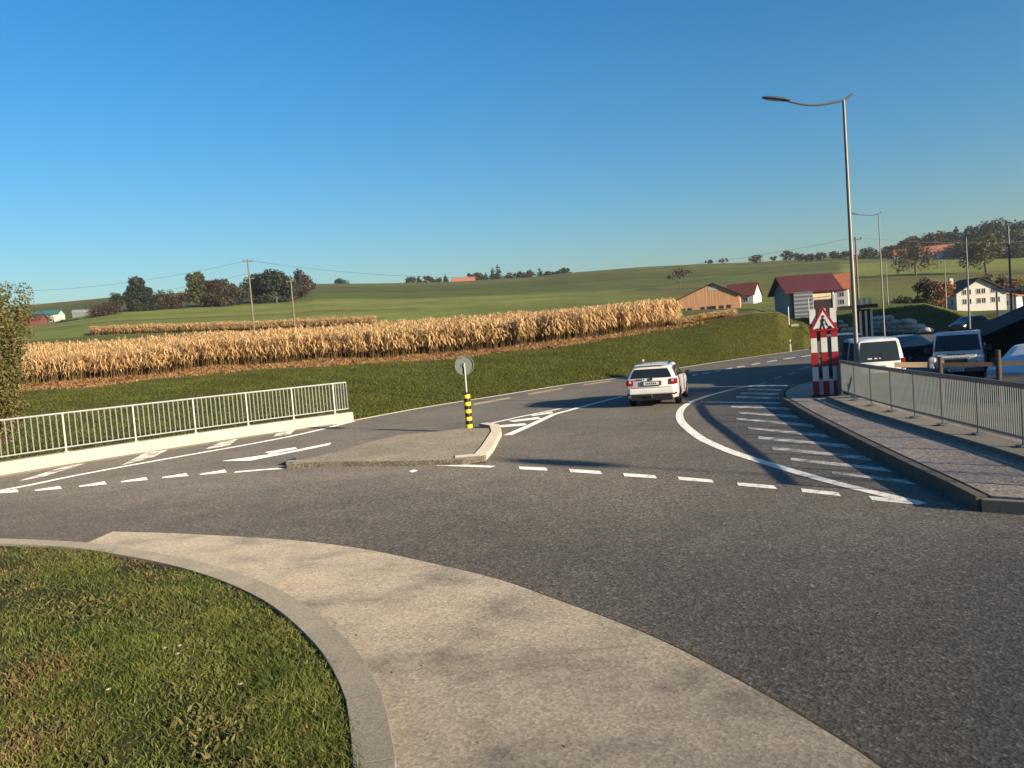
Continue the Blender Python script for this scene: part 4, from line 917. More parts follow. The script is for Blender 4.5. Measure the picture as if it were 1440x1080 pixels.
m.plate([(-.07,2.26),(-.08,2.4),(-.03,2.47),(.05,2.43),(.02,2.36),(-.01,2.33),(.02,2.26)],Y0,Y1)  # bent torso
m.plate([(-.12,2.13),(-.06,2.13),(-.03,2.26),(-.08,2.27)],Y0,Y1); m.plate([(.0,2.13),(.05,2.13),(.02,2.27),(-.03,2.27)],Y0,Y1)
m.plate([(.03,2.42),(.06,2.4),(.14,2.23),(.11,2.22)],Y0,Y1); m.plate([(-.02,2.36),(.0,2.34),(.17,2.19),(.15,2.17)],Y0,Y1)
m.plate([(.1,2.13),(.27,2.13),(.22,2.2),(.17,2.21)],Y0,Y1); m.plate([(-.26,2.13),(-.13,2.13),(-.15,2.16)],Y0,Y1)
m.build('pictogram',M['black_film'],tr)
# white goal-like frame behind the barrier, marker stakes
p=gz(1140,483,0); t=thing('metal_frame','thin pale metal frame standing on the bank behind the warning sign','frame',(p[0],p[1],ground1(p[0],p[1])),-math.atan2(p[0],p[1]))
h=60*p[1]/1100; m=MB()
MB().tube([(0,0,0),(0,0,h)],.05,8).build('post',M['galv'],t); MB().tube([(2.4,0,0),(2.4,0,h*1.02)],.05,8).build('post',M['galv'],t); MB().tube([(0,0,h*.97),(2.4,0,h)],.05,8).build('crossbar',M['galv'],t)
p=gd(1110,462,84); t=thing('marker_stake','thin white stake with a pale concrete foot on the grass bank','stake',(p[0],p[1],ground1(p[0],p[1])))
MB().tube([(0,0,0),(0,0,2.)],.05,6).build('stake',M['white'],t); MB().box((.5,0,.1),(.8,.4,.25)).build('foot',M['kerb_pale'],t,bevel=.05)
# ------------------------------------------------------------------ wooden fence behind the railing
t=None
A=depth_at(1258,513,21.6); B=depth_at(1322,513,21.2); C=depth_at(1404,509,20.6); D=depth_at(1490,505,20.2)
t=thing('wooden_fence','weathered rustic wooden fence with one rail coloured as sunlit, behind the grey railing','fence',(A[0],A[1],0))
def r2(p,z): return (p[0]-A[0],p[1]-A[1],z)
zA=[gd(1258,513,math.hypot(A[0],A[1]))[2],gd(1322,513,math.hypot(B[0],B[1]))[2],gd(1404,512,math.hypot(C[0],C[1]))[2],gd(1490,507,math.hypot(D[0],D[1]))[2]]
for q,z in ((B,zA[1]),(C,zA[2]+.15),(D,zA[3])): MB().tube([r2(q,0),r2(q,z+.22)],[.075,.06],10).build('post',M['fence_wood'],t,smooth=True)
E_=np.array(A)+(np.array(B)-np.array(A))*.72
MB().bar(r2(A,zA[0]),r2(E_,zA[0]*.3+zA[1]*.7),.06,.14).build('rail',M['sunlit_wood'],t)  # lighter copy of the fence wood, a sun patch put into the colour
for z_ in (0,-.42): MB().bar(r2(B,zA[1]+z_),r2(C,zA[2]+z_),.06,.11).build('rail',M['fence_wood'],t); MB().bar(r2(C,zA[2]+z_),r2(D,zA[3]+z_),.06,.11).build('rail',M['fence_wood'],t)
# ------------------------------------------------------------------ buildings
def house(name,label,cat,loc,rot,w,dep,hl,hr,apex,wall,roof,wins=(),over=.5,th=.22,chim=None,group=None,frame='plaster',doors=(),panel=None):
    """gable wall on local y=0 facing -y, x centred; apex=(x,z)"""
    t=thing(name,label,cat,loc,rot,group)
    x0,x1=-w/2,w/2; ax,az=apex
    MB().plate([(x0,-1.5),(x1,-1.5),(x1,hr),(ax,az),(x0,hl)],0,dep).build('wall',wall,t)
    m=MB()
    for (xa,za) in ((x0,hl),(x1,hr)):
        dx,dz=xa-ax,za-az; L=math.hypot(dx,dz); ux,uz=dx/L,dz/L; ex,ez=xa+ux*over,za+uz*over; nx,nz=(-uz,ux) if dx>0 else (uz,-ux)
        if nz<0: nx,nz=-nx,-nz
        e=.012 if dx>0 else 0
        m.plate([(ax,az+.03+e),(ex+nx*.03,ez+nz*.03),(ex+nx*(.03+th),ez+nz*(.03+th)),(ax,az+.03+th*1.12)],-over-e,dep+over+e)
    r=m.build('roof',roof,t)
    if chim: MB().box((chim[0],chim[1],chim[2]),(.7,.7,1.6)).build('chimney',M['plaster'],r)
    for (face,a,z,ww,hh) in wins:
        f=MB();g=MB();s=.09
        if face=='f': P=lambda u,v,o:(a+u,-o,z+v)
        elif face=='r': P=lambda u,v,o:(x1+o,a+u,z+v)
        else: P=lambda u,v,o:(x0-o,a+u,z+v)
        for (u0,u1,v0,v1) in ((-ww/2-s,ww/2+s,hh/2,hh/2+s),(-ww/2-s,ww/2+s,-hh/2-s,-hh/2),(-ww/2-s,-ww/2,-hh/2,hh/2),(ww/2,ww/2+s,-hh/2,hh/2),(-.03,.03,-hh/2,hh/2)):
            vs=[P(u0,v0,0),P(u1,v0,0),P(u1,v1,0),P(u0,v1,0),P(u0,v0,.06),P(u1,v0,.06),P(u1,v1,.06),P(u0,v1,.06)]
            f.add(vs,[(0,3,2,1),(4,5,6,7),(0,1,5,4),(1,2,6,5),(2,3,7,6),(3,0,4,7)])
        fo=f.build('window',M[frame],t); g.add([P(-ww/2,-hh/2,.02),P(ww/2,-hh/2,.02),P(ww/2,hh/2,.02),P(-ww/2,hh/2,.02)],[(0,1,2,3)]); g.build('pane',M['win'],fo)
    for (a,z,ww,hh) in doors: MB().box((a,-.03,z),(ww,.1,hh)).build('door',M['dark_wood'],t)
    if panel: MB().box((panel[0],-.03,panel[1]),(panel[2],.06,panel[3])).build('gable_panel',M['galv'],t)
    return t
def onground(px,py,dd): p=gd(px,py,dd); return (p[0],p[1],ground1(p[0],p[1]))
def face(p): return -math.atan2(p[0],p[1])
k=228/1100
p=onground(993,437,228); p=(p[0],p[1],p[2]-.9)
barn=house('barn','long wooden barn with orange-brown boards and low windows beyond the maize','barn',p,face(p)-.06,18.3,24,3.6,4.5,(2.1,8.),M['barn_wood'],M['roof_dark'],
  [('f',x,1.3,1.,.7) for x in (-6.3,-4.5,-.9,.9,2.1,4.2,6.2)],.7,frame='dark_wood',doors=[(2.,1.0,1.1,1.6)],panel=(2.1,6.65,2.6,1.1))
m=MB().plate([(-11.4,0),(-9.17,0),(-9.17,2.9),(-11.4,2.0)],.4,16); m.build('lean_to',M['dark_wood'],barn)
p=onground(1066,433,262); house('farmhouse','low farmhouse with brick-red tiled roof just right of the wooden barn','house',p,face(p)+math.radians(74),9,9,2.6,2.6,(0,6.4),M['plaster'],M['roof_brick'],[('l',2.5,1.2,1.4,1.1),('l',5.5,1.2,1.4,1.1)],.5)
# red-roofed shed with sheet-metal cladding
d=140.; p=tuple(gd(1101,453,d)); rz=face(p)-math.radians(68)
sh=house('grain_shed','steep maroon roofed building clad in pale blue sheet metal','building',p,rz,6.2,7.9,5.0,5.0,(0,7.4),M['pale_sheet'],M['roof_red'],[],.9)
MB().box((3.55,2.0,1.6),(.9,3.2,6.2)).build('clad_block',M['corr'],sh)
MB().box((3.16,5.3,4.1),(.12,4.2,1.6)).build('upper_boards',M['cream'],sh)
MB().box((3.14,5.6,1.6),(.1,3.2,3.2)).build('bay_shade_panel',M['dark_wood'],sh)  # solid dark panel standing in for the shade inside the open bay
for y in (3.8,7.3): MB().box((3.3,y,2.4),(.22,.22,4.8)).build('post',M['plaster'],sh)
p=onground(1194,428,165); house('house','small white house with orange tiled roof behind the maroon roofed building','house',p,face(p)+math.radians(88),7,4.2,3.2,3.2,(0,6.),M['plaster'],M['roof_orange'],[('l',1.1,2.2,.8,.8),('l',2.9,2.2,.8,.8),('l',1.1,.8,.8,.8),('l',2.9,.8,.8,.8)],.4)
p=onground(1381,442,185); house('farmhouse','white farmhouse with dark roof and two rows of dark windows','house',p,face(p)+math.radians(24),9.4,9,3.9,3.7,(-.2,6.5),M['plaster'],M['roof_dark'],[('f',x,z,.72,1.) for z in (4.0,2.1) for x in (-3.2,-2.3,-.5,.4,2.2,3.1)]+[('l',y,2.2,.9,1.) for y in (2.,4.5,7.)],.8,chim=(-3.2,6.,6.4))
p=onground(1404,432,192); house('farm_annex','low white annex with tan front at the right end of the white farmhouse','building',p,face(p)-.2,6.5,6,2.6,2.6,(0,3.4),M['plaster'],M['roof_pink'],[('f',-1.4,1.4,.9,.9),('f',1.4,1.4,.9,.9)],.3)
p=onground(63,464,420); house('farm_building','red brick farm building at the far left below the meadow','barn',p,face(p)+math.radians(60),6,8,2.2,2.2,(0,4.),M['brick'],M['roof_brick'],[],.4)
p=onground(88,458,440); house('farm_building','far left farm building with teal roof and white end wall','barn',p,face(p)+math.radians(65),7,13,2.8,2.8,(0,4.8),M['plaster'],M['roof_teal'],[],.3)
p=onground(126,452,450); house('farm_building','tiny pale shed beside the hedge on the far left meadow','shed',p,face(p)+math.radians(80),5,7,1.5,1.5,(0,2.6),M['galv_grey'],M['galv'],[],.2)
p=gd(668,398,720); p=(p[0],p[1],p[2]-1.5); house('ridge_barn','orange tiled roof of a long building on the skyline among dark trees','barn',p,face(p)+math.radians(88),10,21,3.,3.,(0,7.2),M['plaster'],M['roof_pink'],[],.5)
p=gd(1352,356,640); p=(p[0],p[1],p[2]-1); house('ridge_barn','long salmon roofed farm building below the hilltop wood at right','barn',p,face(p)+math.radians(98),11,27,3.4,3.4,(0,8.),M['plaster'],M['roof_pink'],[],.5)
p=gd(1276,362,640); p=(p[0],p[1],p[2]-2); house('ridge_house','small house with salmon roof half hidden by trees on the right ridge','house',p,face(p)+math.radians(95),8,9,4,4,(0,8),M['plaster'],M['roof_orange'],[],.4)
# bus shelter by the lot
p=gz(1216,475,0); t=thing('bus_shelter','dark flat-roofed shelter with pale posts beside the boulder pile','shelter',(p[0],p[1],0),face(p)); q=p[1]/1100
MB().box((-.6*q*10,1.2,44*q),(50*q,3.6,5*q)).build('roof',M['roof_dark'],t,bevel=.03); MB().box((0,1.6,20*q),(20*q,.2,40*q)).build('back_wall',m_planks('shelter_boards',(.035,.027,.022)),t)
for x in (-4,3,10): MB().box((x*q,-.2,19*q),(.22,.22,38*q)).build('post',M['plaster'],t)
for x in (2,-6,9): MB().box((x*q,1.4,51*q),(.3,.3,10*q)).build('roof_vent',M['plaster'],t)
# steel and glass canopy at the right edge
p=depth_at(1426,462,62); t=thing('steel_canopy','dark steel framed canopy with bluish glass panels at the right edge','shelter',(p[0],p[1],0),face(p)); q=62/1100.
h0=gd(1408,408,math.hypot(p[0],p[1]))[2]
for x in (-1.1,.12,2.6,4.5):
    for y in (0,2.6): MB().box((x,y,h0/2),(.1,.1,h0)).build('post',M['rail_dark'],t)
m=MB()
for y in (0,2.6): m.box((1.7,y,h0+.05),(5.8,.12,.14))
m.build('beam',M['rail_dark'],t)
gl=glass('canopy_glass',(.16,.22,.27)); MB().box((1.7,2.62,h0*.36),(5.6,.03,h0*.3)).build('glass_panel',gl,t)
MB().box((1.7,1.3,h0*.3),(5.4,.3,h0*.16)).build('bench_wall',M['plaster'],t)
# low dark shed behind the pickup at the right edge
p=depth_at(1384,480,36); hh=gd(1384,471,math.hypot(p[0],p[1]))[2]; rz=face(p)+math.radians(6)
house('open_shed','low dark boarded shed with sloping black roof at the right edge','shed',(p[0]+4.6*math.cos(rz),p[1]+4.6*math.sin(rz),0),rz,9,8,hh-.15,hh-.15,(0,hh+1.75),M['dark_wood'],M['roof_black'],[],.3,.14,doors=[(-1.5,1.0,2.2,1.9)])
# houses outside the frame whose shade falls across the road and the lawn
def shade_house(name,label,o0,o1,s1,dep,eave,ridge,wall,roof):
    w=o1-o0; c=so((o0+o1)/2,s1); rot=math.atan2(SN[1],SN[0])
    # local +x along SN, local +y = away along SD ; gable facing the sun side
    t=house(name,label,'house',(c[0]-SD[0]*dep,c[1]-SD[1]*dep,0),rot,w,dep,eave,eave,(0,ridge),M[wall],M[roof],[('f',-w*.22,1.5,1.1,1.2),('f',w*.22,1.5,1.1,1.2),('f',0,eave+.6,1.1,1.1)],.4)
    return t
shade_house('roadside_house','house standing right of the pavement beyond the wooden fence',33.6,45.5,-1.5,8,5.0,7.6,'plaster','roof_brick')
c=so((24.6+31.2)/2,-1.5); shade_block=house('shade_block','unseen block with a sloping roof, added beside the roadside house to cast shade','shade_block',(c[0]-SD[0]*7,c[1]-SD[1]*7,0),math.atan2(SN[1],SN[0]),6.6,7,3.75,5.0,(3.1,5.05),M['plaster'],M['roof_dark'],[('f',-1.2,1.5,1.,1.)],.15)  # out of view, added only to shade road, pavement end and barrier foot
shade_house('lotside_house','house standing right of the lawn beyond the parking lot',88,117,8.5,10,10.6,12.,'plaster','roof_dark')
# ------------------------------------------------------------------ boulders
def boulder_mesh(seed):
    bm=bmesh.new(); bmesh.ops.create_icosphere(bm,subdivisions=2,radius=.5); r=np.random.default_rng(seed)
    pl=[(Vector(r.normal(0,1,3)).normalized(),r.uniform(.3,.42)) for k in range(9)]
    for v in bm.verts:
        for n,dd in pl:
            q=v.co.dot(n)
            if q>dd: v.co-=n*(q-dd)
    me=bpy.data.meshes.new('boulder'); bm.to_mesh(me); bm.free(); me.materials.append(M['boulder']); return me
BMs=[boulder_mesh(k) for k in range(5)]
def boulder(x,y,z,s,label,group):
    o=bpy.data.objects.new('boulder',random.choice(BMs)); link(o); o.location=(x,y,z); o.scale=(s*1.25,s,s*.85); o.rotation_euler=(random.uniform(-.2,.2),random.uniform(-.2,.2),random.uniform(0,6.28)); tag(o,label,'boulder',group)
a0=gz(1229,470,0); a1=gz(1308,470,0)
nb=22
for r in range(4):
    for c in range(nb-r*(2 if r<3 else 4)):
        f=(c+.5+.3*(r%2))/nb; x=a0[0]+(a1[0]-a0[0])*f; y=a0[1]+(a1[1]-a0[1])*f+r*.35
        boulder(x,y,.36+r*.5+random.uniform(-.08,.08),random.uniform(.7,.95),'grey boulder in the shaded stone wall below the lawn','boulders of the shaded stone wall')
b0=gz(1197,474,0); q=b0[1]/1100
for (dx,z,s,l) in [(-6,.3,.8,'pale boulder at the lower left of the sunlit pile by the shelter'),(2,.3,.85,'pale boulder at the bottom middle of the sunlit pile by the shelter'),(9,.3,.75,'pale boulder at the lower right of the sunlit pile by the shelter'),(-9,.85,.75,'pale boulder in the second row, left, of the sunlit pile'),(-2,.85,.8,'pale boulder in the second row, middle, of the sunlit pile'),(5,.85,.75,'pale boulder in the second row, right, of the sunlit pile'),(-11,1.35,.65,'pale boulder in the third row, left, of the sunlit pile'),(-5,1.4,.7,'pale boulder in the third row, right, of the sunlit pile'),(-9,1.85,.6,'topmost pale boulder of the sunlit pile by the shelter')]:
    boulder(b0[0]+dx*q,b0[1]+z*.4,z,s,l,'boulders of the sunlit pile')
b0=(-8.1,10.8)
for (x,y,s,l) in [(-8.7,11.2,.3,'flat grey stone at the left edge of the central island turf'),(-8.45,10.75,.26,'broken pale stone in front of the flat grey stone at the turf edge')]:
    boulder(x,y,.27,s,l,'stones at the turf edge')
# ------------------------------------------------------------------ trees
def leaves(cent,rad,n,size,seed,flat=1.):
    r=np.random.default_rng(seed); ci=r.choice(len(cent),n,p=rad**2.2/np.sum(rad**2.2)); v=r.normal(0,1,(n,3)); v/=np.linalg.norm(v,axis=1)[:,None]
    rr=r.uniform(.0,1.,n)**.38; P=cent[ci]+v*(rad[ci]*rr)[:,None]*np.array([1,1,flat])
    nrm=v*.6+r.normal(0,.7,(n,3)); nrm/=np.linalg.norm(nrm,axis=1)[:,None]
    a=np.cross(nrm,r.normal(0,1,(n,3))); a/=np.linalg.norm(a,axis=1)[:,None]; b=np.cross(nrm,a); s=(size*r.uniform(.55,1.25,n))[:,None]
    V=np.stack([P-a*s*.5,P+b*s*.32,P+a*s*.5,P-b*s*.32],1).reshape(-1,3); k=np.arange(n)*4
    return V,np.stack([k,k+1,k+2,k+3],-1)
def limb(m,p,d,L,r,depth,rnd,ends,spread=.55):
    p=np.array(p);d=np.array(d)/np.linalg.norm(d); q=p+d*L*.5+rnd.normal(0,.06*L,3); e=p+d*L+rnd.normal(0,.1*L,3)
    m.tube([p,q,e],[r,r*.8,r*.62],5,cap=False)
    ends.append(e)
    if depth>0:
        for k in range(rnd.integers(2,4)):
            nd=d+rnd.normal(0,spread,3); nd[2]=abs(nd[2])*.7+.15; limb(m,e if k else q*.3+e*.7,nd,L*rnd.uniform(.6,.85),r*.55,depth-1,rnd,ends,spread)
def tree(loc,h,w,label,mat,kind='round',seed=0,size=None,n=None,group=None,name='tree',trunk=.22):
    t=thing(name,label,'tree',loc,0,group); rnd=np.random.default_rng(seed+100); m=MB(); ends=[]
    r0=h*.028
    if kind=='bare':
        m.tube([(0,0,-.3),(0,0,h*.28)],[r0,r0*.8],6)
        for k in range(6): limb(m,(0,0,h*.26),(rnd.normal(0,.7)*w/h,rnd.normal(0,.7)*w/h,1),h*.3,r0*.55,3,rnd,ends,.6)
        m.build('trunk',M['bark'],t,fix=False)
        C_=np.array(ends); V,Q=leaves(C_,np.full(len(C_),h*.05),n or 160,size or h*.03,seed); np_mesh('crown',V,Q,M[mat],t); return t
    if kind=='con':
        m.tube([(0,0,-.3),(0,0,h)],[r0*.8,r0*.1],6); m.build('trunk',M['bark'],t)
        L=9; C_=[];R_=[]
        for i in range(L):
            f=i/(L-1); rr=w/2*(1-f)**.85+.03*w
            for k in range(5):
                a=rnd.uniform(0,6.28); C_.append((math.cos(a)*rr*.6,math.sin(a)*rr*.6,h*(.12+.86*f))); R_.append(rr*.55+.02*h)
        C_=np.array(C_);R_=np.array(R_); V,Q=leaves(C_,R_,n or 500,size or h*.05,seed,.7); np_mesh('crown',V,Q,M[mat],t); return t
    th=h*trunk; top=h*.62
    m.tube([(0,0,-.3),(rnd.normal(0,.02)*h,0,th),(rnd.normal(0,.03)*h,rnd.normal(0,.03)*h,top)],[r0*1.2,r0,r0*.4],7)
    for k in range(7):
        a=k*2*math.pi/7+rnd.uniform(-.3,.3); z=th+(top-th)*rnd.uniform(0,.8); m.tube([(0,0,z),(math.cos(a)*w*.2,math.sin(a)*w*.2,z+h*.1),(math.cos(a)*w*.38,math.sin(a)*w*.38,z+h*.17)],[r0*.5,r0*.35,r0*.12],5,cap=False)
    m.build('trunk',M['bark'],t,fix=False)
    C_=[];R_=[]
    for k in range(20):
        u=rnd.uniform(0,1); a=rnd.uniform(0,6.28); zz=th*.75+(h-th*.75)*((.12 if trunk>.1 else .02)+(.72 if trunk>.1 else .82)*u)
        env=math.sin(math.pi*min(.97,max(.14,(zz-th*.6)/(h-th*.6)*.86+.12)))**.75
        if kind=='tall': env*=.9
        rr=env*w*.5*rnd.uniform(.3,.98); C_.append((math.cos(a)*rr,math.sin(a)*rr,zz)); R_.append(w*rnd.uniform(.17,.27)*(.6+.5*env))
    C_=np.array(C_);R_=np.array(R_); V,Q=leaves(C_,R_,n or 1500,size or h*.06,seed,.85); np_mesh('crown',V,Q,M[mat],t); return t
def tpx(px,ptop,pbase,wpx,dd,label,mat,kind='round',group=None,seed=None,name='tree',n=None,trunk=.22,sink=0,skyl=False,sz=None):
    b=gd(px,pbase,dd); z=ground1(b[0],b[1]); tp=gd(px,ptop,dd); h=tp[2]-z
    if h<1.5: z=tp[2]-2.; h=2.
    sd=seed if seed is not None else int(px*7+ptop)
    return tree((b[0],b[1],z-sink),h+sink,wpx*dd/1100*(1.1 if 400<dd<460 and px<500 else 1.08),label,mat,kind,sd,size=(sz or max(.45,h*.055))*1.45,n=int((n or 1500)*1.5),group=group,name=name,trunk=trunk)
G1='trees of the copse on the left hill'
tpx(194,387,433,26,425,'lone tall tree rising above the hedge, leftmost of the copse on the left hill','lf_green','tall',G1,trunk=.2,n=2200)
for i,(px,pt,pb,w,mt,lb) in enumerate([(170,411,437,24,'lf_green','dark green bush at the left tip of the hedge on the left hill'),(190,407,436,26,'lf_green','dark bush under the lone tall tree on the left hill'),(212,408,436,26,'lf_green','dark bush just right of the lone tall tree on the left hill'),(233,407,435,26,'lf_brown','brown bush in the middle of the hedge on the left hill'),(254,409,434,26,'lf_rust','reddish bush left of the tall two-toned tree on the left hill')]):
    tpx(px,pt,pb,w,425,lb,mt,'round','hedge bushes on the left hill',name='bush',trunk=.01,n=1800)
tpx(280,379,432,30,425,'tall two-toned tree left of the brown tree in the hill copse','lf_olive','tall',G1,trunk=.02,n=2600)
tpx(298,392,431,26,430,'dark round tree behind the brown tree in the hill copse','lf_green','round',G1,trunk=.02,n=2600)
tpx(314,391,431,34,420,'brown autumn tree in the middle of the hill copse','lf_brown','round',G1,trunk=.02,n=2600)
tpx(338,394,431,28,428,'dark green tree just left of the taller utility pole','lf_green','round',G1,trunk=.02,n=2600)
tpx(366,383,428,34,432,'big dark tree directly right of the taller utility pole','lf_green','round',G1,trunk=.02,n=2600)
tpx(390,377,427,44,425,'broadest dark green tree near the right end of the hill copse','lf_green','round',G1,trunk=.02,n=3400)
tpx(408,392,424,24,435,'small brownish tree behind the shorter utility pole','lf_brown','round',G1,trunk=.04,n=2200)
tpx(425,378,413,28,440,'rust brown tree at the right end of the hill copse','lf_rust','round',G1,trunk=.1,n=2200)
tpx(150,430,455,40,410,'wide lone rust brown tree on the left meadow','lf_rust','round',None,trunk=.02,n=3000)
tpx(58,442,452,24,430,'dark bush behind the teal roofed farm building','lf_green','round',None,name='bush',trunk=.01,n=1800)
for i,(px,w) in enumerate([(97,22),(116,24),(135,20)]):
    tpx(px,452,459,w,415,['low dark hedge bush nearest the teal roofed farm','low dark hedge bush midway between the teal farm and lone rust tree','low dark hedge bush nearest the lone rust brown tree'][i],'lf_green','round','low hedge bushes on the left meadow',name='bush',trunk=.05)
# skyline trees in the middle
for i,(px,pt,w,mt,kd,lb) in enumerate([(478,391,16,'lf_green','round','small dark crown alone on the skyline right of the copse'),(580,389,14,'lf_green','round','first small dark tree of the skyline group left of the orange roof'),(590,387,12,'lf_con','con','pointed dark conifer left of the orange roof, second in its group'),(602,386,14,'lf_brown','round','brownish skyline tree left of the orange roof, third in its group'),(615,390,14,'lf_green','round','low dark skyline tree left of the orange roof, fourth in its group'),(627,386,11,'lf_con','con','narrow conifer touching the left end of the orange skyline roof'),(664,381,12,'lf_green','round','dark tree rising behind the right end of the orange skyline roof'),(673,380,13,'lf_olive','tall','olive green tree just right of the orange skyline roof'),(684,384,15,'lf_con','con','broad conifer between the olive tree and the tallest skyline pair'),(694,376,13,'lf_con','con','left conifer of the tallest pair on the skyline'),(702,372,15,'lf_con','con','tallest conifer on the skyline'),(716,381,15,'lf_green','round','dark tree right of the tallest skyline conifer'),(729,380,15,'lf_con','round','blue-green tree in the right half of the skyline wood'),(744,379,18,'lf_rust','round','reddish tree in the skyline wood'),(760,377,16,'lf_con','con','conifer right of the reddish skyline tree'),(773,380,14,'lf_green','round','low dark tree near the right end of the skyline wood'),(784,381,12,'lf_con','round','smallest dark tree near the right end of the skyline wood'),(795,375,14,'lf_green','round','dome shaped tree ending the skyline wood at right')]):
    dd=730; b=gd(px,400,dd); z=gd(px,[395,394,392,390][min(3,int((px-478)/110))]+2,dd)[2]; tp=gd(px,pt,dd)
    z=ground1(b[0],b[1]); tree((b[0],b[1],min(z,tp[2]-4)),max(4,tp[2]-z),w*dd/1100*1.15,lb,mt,kd,px,size=1.7,n=900,group='trees on the skyline',trunk=.08)
for i,(px,pt,pb,w,kd,mt,lb) in enumerate([(955,376,390,16,'bare','lf_brown','bare tree alone on the green slope left of the barn'),(997,365,372,12,'bare','lf_brown','leftmost small bare tree on the ridge above the barn'),(1018,362,372,20,'bare','lf_brown','wider bare tree on the ridge above the barn'),(1063,358,371,15,'round','lf_olive','small olive round tree on the ridge above the maroon roof'),(1087,360,370,9,'bare','lf_brown','thin bare sapling on the ridge right of the olive round tree'),(1107,352,368,13,'round','lf_rust','dark reddish tree on the ridge, first of the row above the maroon roof'),(1123,355,367,14,'round','lf_brown','brown tree on the ridge, second of the row above the maroon roof'),(1139,357,367,13,'round','lf_brown','low brown tree on the ridge, third of the row above the maroon roof'),(1154,355,366,13,'round','lf_brown','round brown tree on the ridge, fourth of the row above the maroon roof'),(1175,353,364,14,'round','lf_green','dark tree on the ridge just left of the dark utility pole'),(1188,352,363,12,'round','lf_olive','olive tree on the ridge touching the dark utility pole'),(1214,350,361,14,'round','lf_green','dark tree on the ridge right of the tall lamp pole'),(1227,347,360,16,'round','lf_brown','brown-green tree on the ridge left of the second lamp pole'),(1247,349,359,18,'round','lf_rust','reddish tree on the ridge right of the second lamp pole')]):
    dd=380 if px==955 else 660; tpx(px,pt,pb,w,dd,lb,mt,kd,'small trees along the right ridge',n=120 if kd=='bare' else 400,sz=.9,trunk=.25)
# hilltop wood on the right
WD=[(1262,346,26,'lf_brown','brown tree at the left end of the hilltop wood'),(1280,336,34,'lf_rust','reddish domed tree left of the salmon farm roof'),(1312,328,34,'lf_rust','dark red-brown tree behind the left end of the salmon farm roof'),(1336,326,34,'lf_green','dark tree behind the middle of the salmon farm roof'),(1346,319,16,'lf_con','pointed conifer sticking out of the hilltop wood'),(1364,318,36,'lf_brown','brown tree right of the pointed conifer in the hilltop wood'),(1385,313,40,'lf_green','large dark tree left of the tallest crown in the hilltop wood'),(1404,308,44,'lf_green','tallest broad crown of the hilltop wood'),(1428,311,40,'lf_con','dark blue-green crown near the right edge of the hilltop wood'),(1450,306,44,'lf_green','dark crown cut by the right edge of the hilltop wood'),(1374,334,40,'lf_con','dark lower crown in front of the hilltop wood behind the right round tree'),(1415,330,44,'lf_con','dark lower crown in front of the hilltop wood near the tall pale pole'),(1440,332,36,'lf_green','dark lower crown at the right edge of the hilltop wood')]
for i,(px,pt,w,mt,lb) in enumerate(WD):
    front=i>=10; tpx(px,pt,355,w,630 if front else 670+5*i,lb,mt,'con' if 'conifer' in lb else 'round','trees of the hilltop wood',n=1900,sz=1.4,trunk=.08)
for i,px in enumerate((1346,1372,1398,1424)):
    tpx(px,344,356,34,620,['dark hedge below the right end of the salmon farm roof','dark hedge section left of the right round tree on the hill','dark hedge section right of the right round tree on the hill','dark hedge section at the right edge below the hilltop wood'][i],'lf_green','round','dark hedge below the hilltop wood',n=600,sz=1.1,trunk=.05,name='hedge')
tpx(1288,341,387,50,440,'broad lone tree with thinning brown crown, left of the two on the hill meadow','lf_brown','round','lone trees on the hill meadow',n=1100,trunk=.26,sz=.8)
tpx(1387,331,381,46,450,'broad lone darker tree, right of the two on the hill meadow','lf_olive','round','lone trees on the hill meadow',n=1300,trunk=.24,sz=.9)
tpx(1306,390,430,30,170,'dark purple-brown tree beside the orange tree behind the lawn','lf_rust','round',None,n=1800,sz=.32,trunk=.08)
tpx(1325,393,430,26,172,'orange autumn tree behind the lawn left of the white farmhouse','lf_orange','round',None,n=1200,sz=.32,trunk=.1)
tpx(1400,380,424,30,205,'brown autumn tree behind the white farmhouse','lf_brown','round',None,n=1500,sz=.4,trunk=.1)
tpx(1424,384,420,22,210,'thin orange tree right of the brown tree behind the white farmhouse','lf_orange','round',None,n=700,sz=.4,trunk=.15)
tpx(1440,398,425,26,200,'dark bush at the right edge behind the steel canopy','lf_olive','round',None,n=900,sz=.4,trunk=.08,name='bush')
for i,(px,w) in enumerate([(1268,30),(1296,24)]):
    tpx(px,419,428,w,165,['low dark hedge behind the lawn, right of the second lamp','low dark hedge behind the lawn, left of the purple-brown tree'][i],'lf_green','round','low hedge behind the lawn',n=700,sz=.3,trunk=.05,name='hedge')
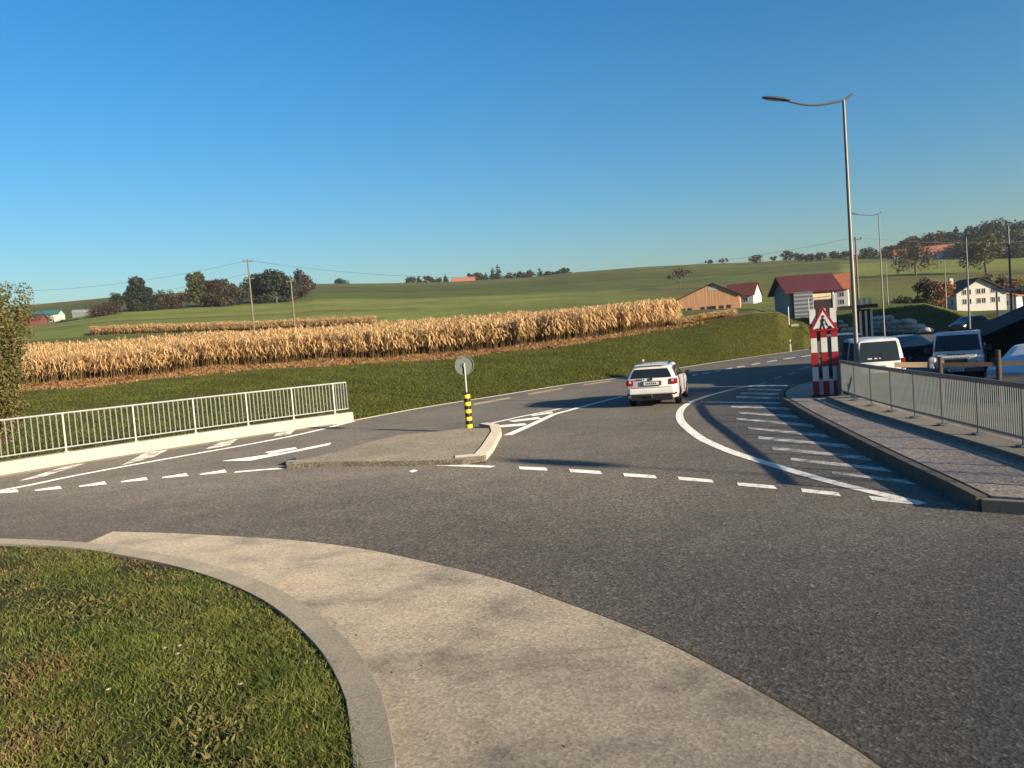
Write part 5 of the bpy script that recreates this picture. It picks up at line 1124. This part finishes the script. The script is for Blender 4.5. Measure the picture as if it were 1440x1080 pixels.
# willow-like bush at the left edge
def bush(px,pt,dep,wm,label,seed):
    b=depth_at(px,560,dep); z=ground1(b[0],b[1]); h=gd(px,pt,math.hypot(b[0],b[1]))[2]-z
    t=thing('bush',label,'bush',(b[0],b[1],z),0,'tall bushes at the left edge'); rnd=np.random.default_rng(seed); m=MB(); ends=[]
    for k in range(26):
        a=rnd.uniform(0,6.28); lean=rnd.uniform(.05,.5); L=h*rnd.uniform(.6,1.)
        pts=[(math.cos(a)*.15,math.sin(a)*.15,-.2)]+[(math.cos(a)*(.15+wm*.5*lean*f**1.3),math.sin(a)*(.15+wm*.5*lean*f**1.3),L*f) for f in (.35,.7,1.)]
        m.tube(pts,[.035,.025,.015,.006],5,cap=False)
        for f in np.linspace(.15,1.,9): ends.append((pts[0][0]+math.cos(a)*(wm*.5*lean*f**1.3),pts[0][1]+math.sin(a)*(wm*.5*lean*f**1.3),L*f))
    m.build('stems',M['bark'],t,fix=False)
    C_=np.array(ends)+rnd.normal(0,.12,(len(ends),3)); R_=rnd.uniform(.25,.6,len(C_)); V,Q=leaves(C_,R_,24000,.12,seed); V[:,2]=np.maximum(V[:,2],0); np_mesh('foliage',V,Q,M['lf_bush'],t)
bush(-2,388,30,6.0,'tall olive-green bush at the left edge behind the white railing',3)
bush(-75,400,31,4.5,'bush just beyond the left edge behind the white railing',5)
# ------------------------------------------------------------------ air
if HAZE>0:
    hm=bpy.data.materials.new('haze'); hm.use_nodes=True; hn=hm.node_tree; hn.nodes.remove(hn.nodes['Principled BSDF'])
    pv_=hn.nodes.new('ShaderNodeVolumePrincipled'); pv_.inputs['Color'].default_value=(.82,.9,1.,1); pv_.inputs['Density'].default_value=HAZE; pv_.inputs['Anisotropy'].default_value=.2
    hn.links.new(pv_.outputs[0],hn.nodes['Material Output'].inputs['Volume'])
    zlo=float(GZ.min())-1.; zhi=float(GZ.max())+32.; ext_=float(GD.max())+20
    hz=MB().box((0,0,(zlo+zhi)/2),(2*ext_,2*ext_,zhi-zlo)).build('haze',hm); tag(hz,kind='stuff')
# ------------------------------------------------------------------ light, sky, camera
w=bpy.data.worlds.new('World'); S.world=w; w.use_nodes=True; nt=w.node_tree; bg=nt.nodes['Background']
sky=nt.nodes.new('ShaderNodeTexSky'); sky.sky_type='NISHITA'; sky.sun_disc=False; sky.sun_elevation=SUN_EL
TOSUN=Vector((-SD[0]*math.cos(SUN_EL),-SD[1]*math.cos(SUN_EL),math.sin(SUN_EL)))
sky.sun_rotation=math.atan2(TOSUN.x,TOSUN.y)
sky.altitude=1880; sky.air_density=1.886; sky.dust_density=4.6; sky.ozone_density=6.57
hs=nt.nodes.new('ShaderNodeHueSaturation'); hs.inputs['Saturation'].default_value=1.2; hs.inputs['Hue'].default_value=.502; nt.links.new(sky.outputs[0],hs.inputs['Color']); nt.links.new(hs.outputs[0],bg.inputs[0]); bg.inputs[1].default_value=SKY_STRENGTH
l=bpy.data.lights.new('sun','SUN'); l.energy=SUN_STRENGTH; l.angle=math.radians(.5); l.color=(1.,.83,.6)
so_=bpy.data.objects.new('sun',l); link(so_); so_.location=(30,-25,30); so_.rotation_euler=TOSUN.to_track_quat('Z','Y').to_euler()
cd=bpy.data.cameras.new('camera'); cd.sensor_width=36; cd.lens=36*F/1440; cd.clip_end=6000; cd.clip_start=.05
co=bpy.data.objects.new('camera',cd); link(co)
mw=Matrix(((RT[0],UP[0],-FW[0],0),(RT[1],UP[1],-FW[1],0),(RT[2],UP[2],-FW[2],CAMH),(0,0,0,1))); co.matrix_world=mw
S.camera=co
S.view_settings.view_transform='Standard'; S.view_settings.look='None'; S.view_settings.gamma=1; S.view_settings.exposure=EXPOSURE
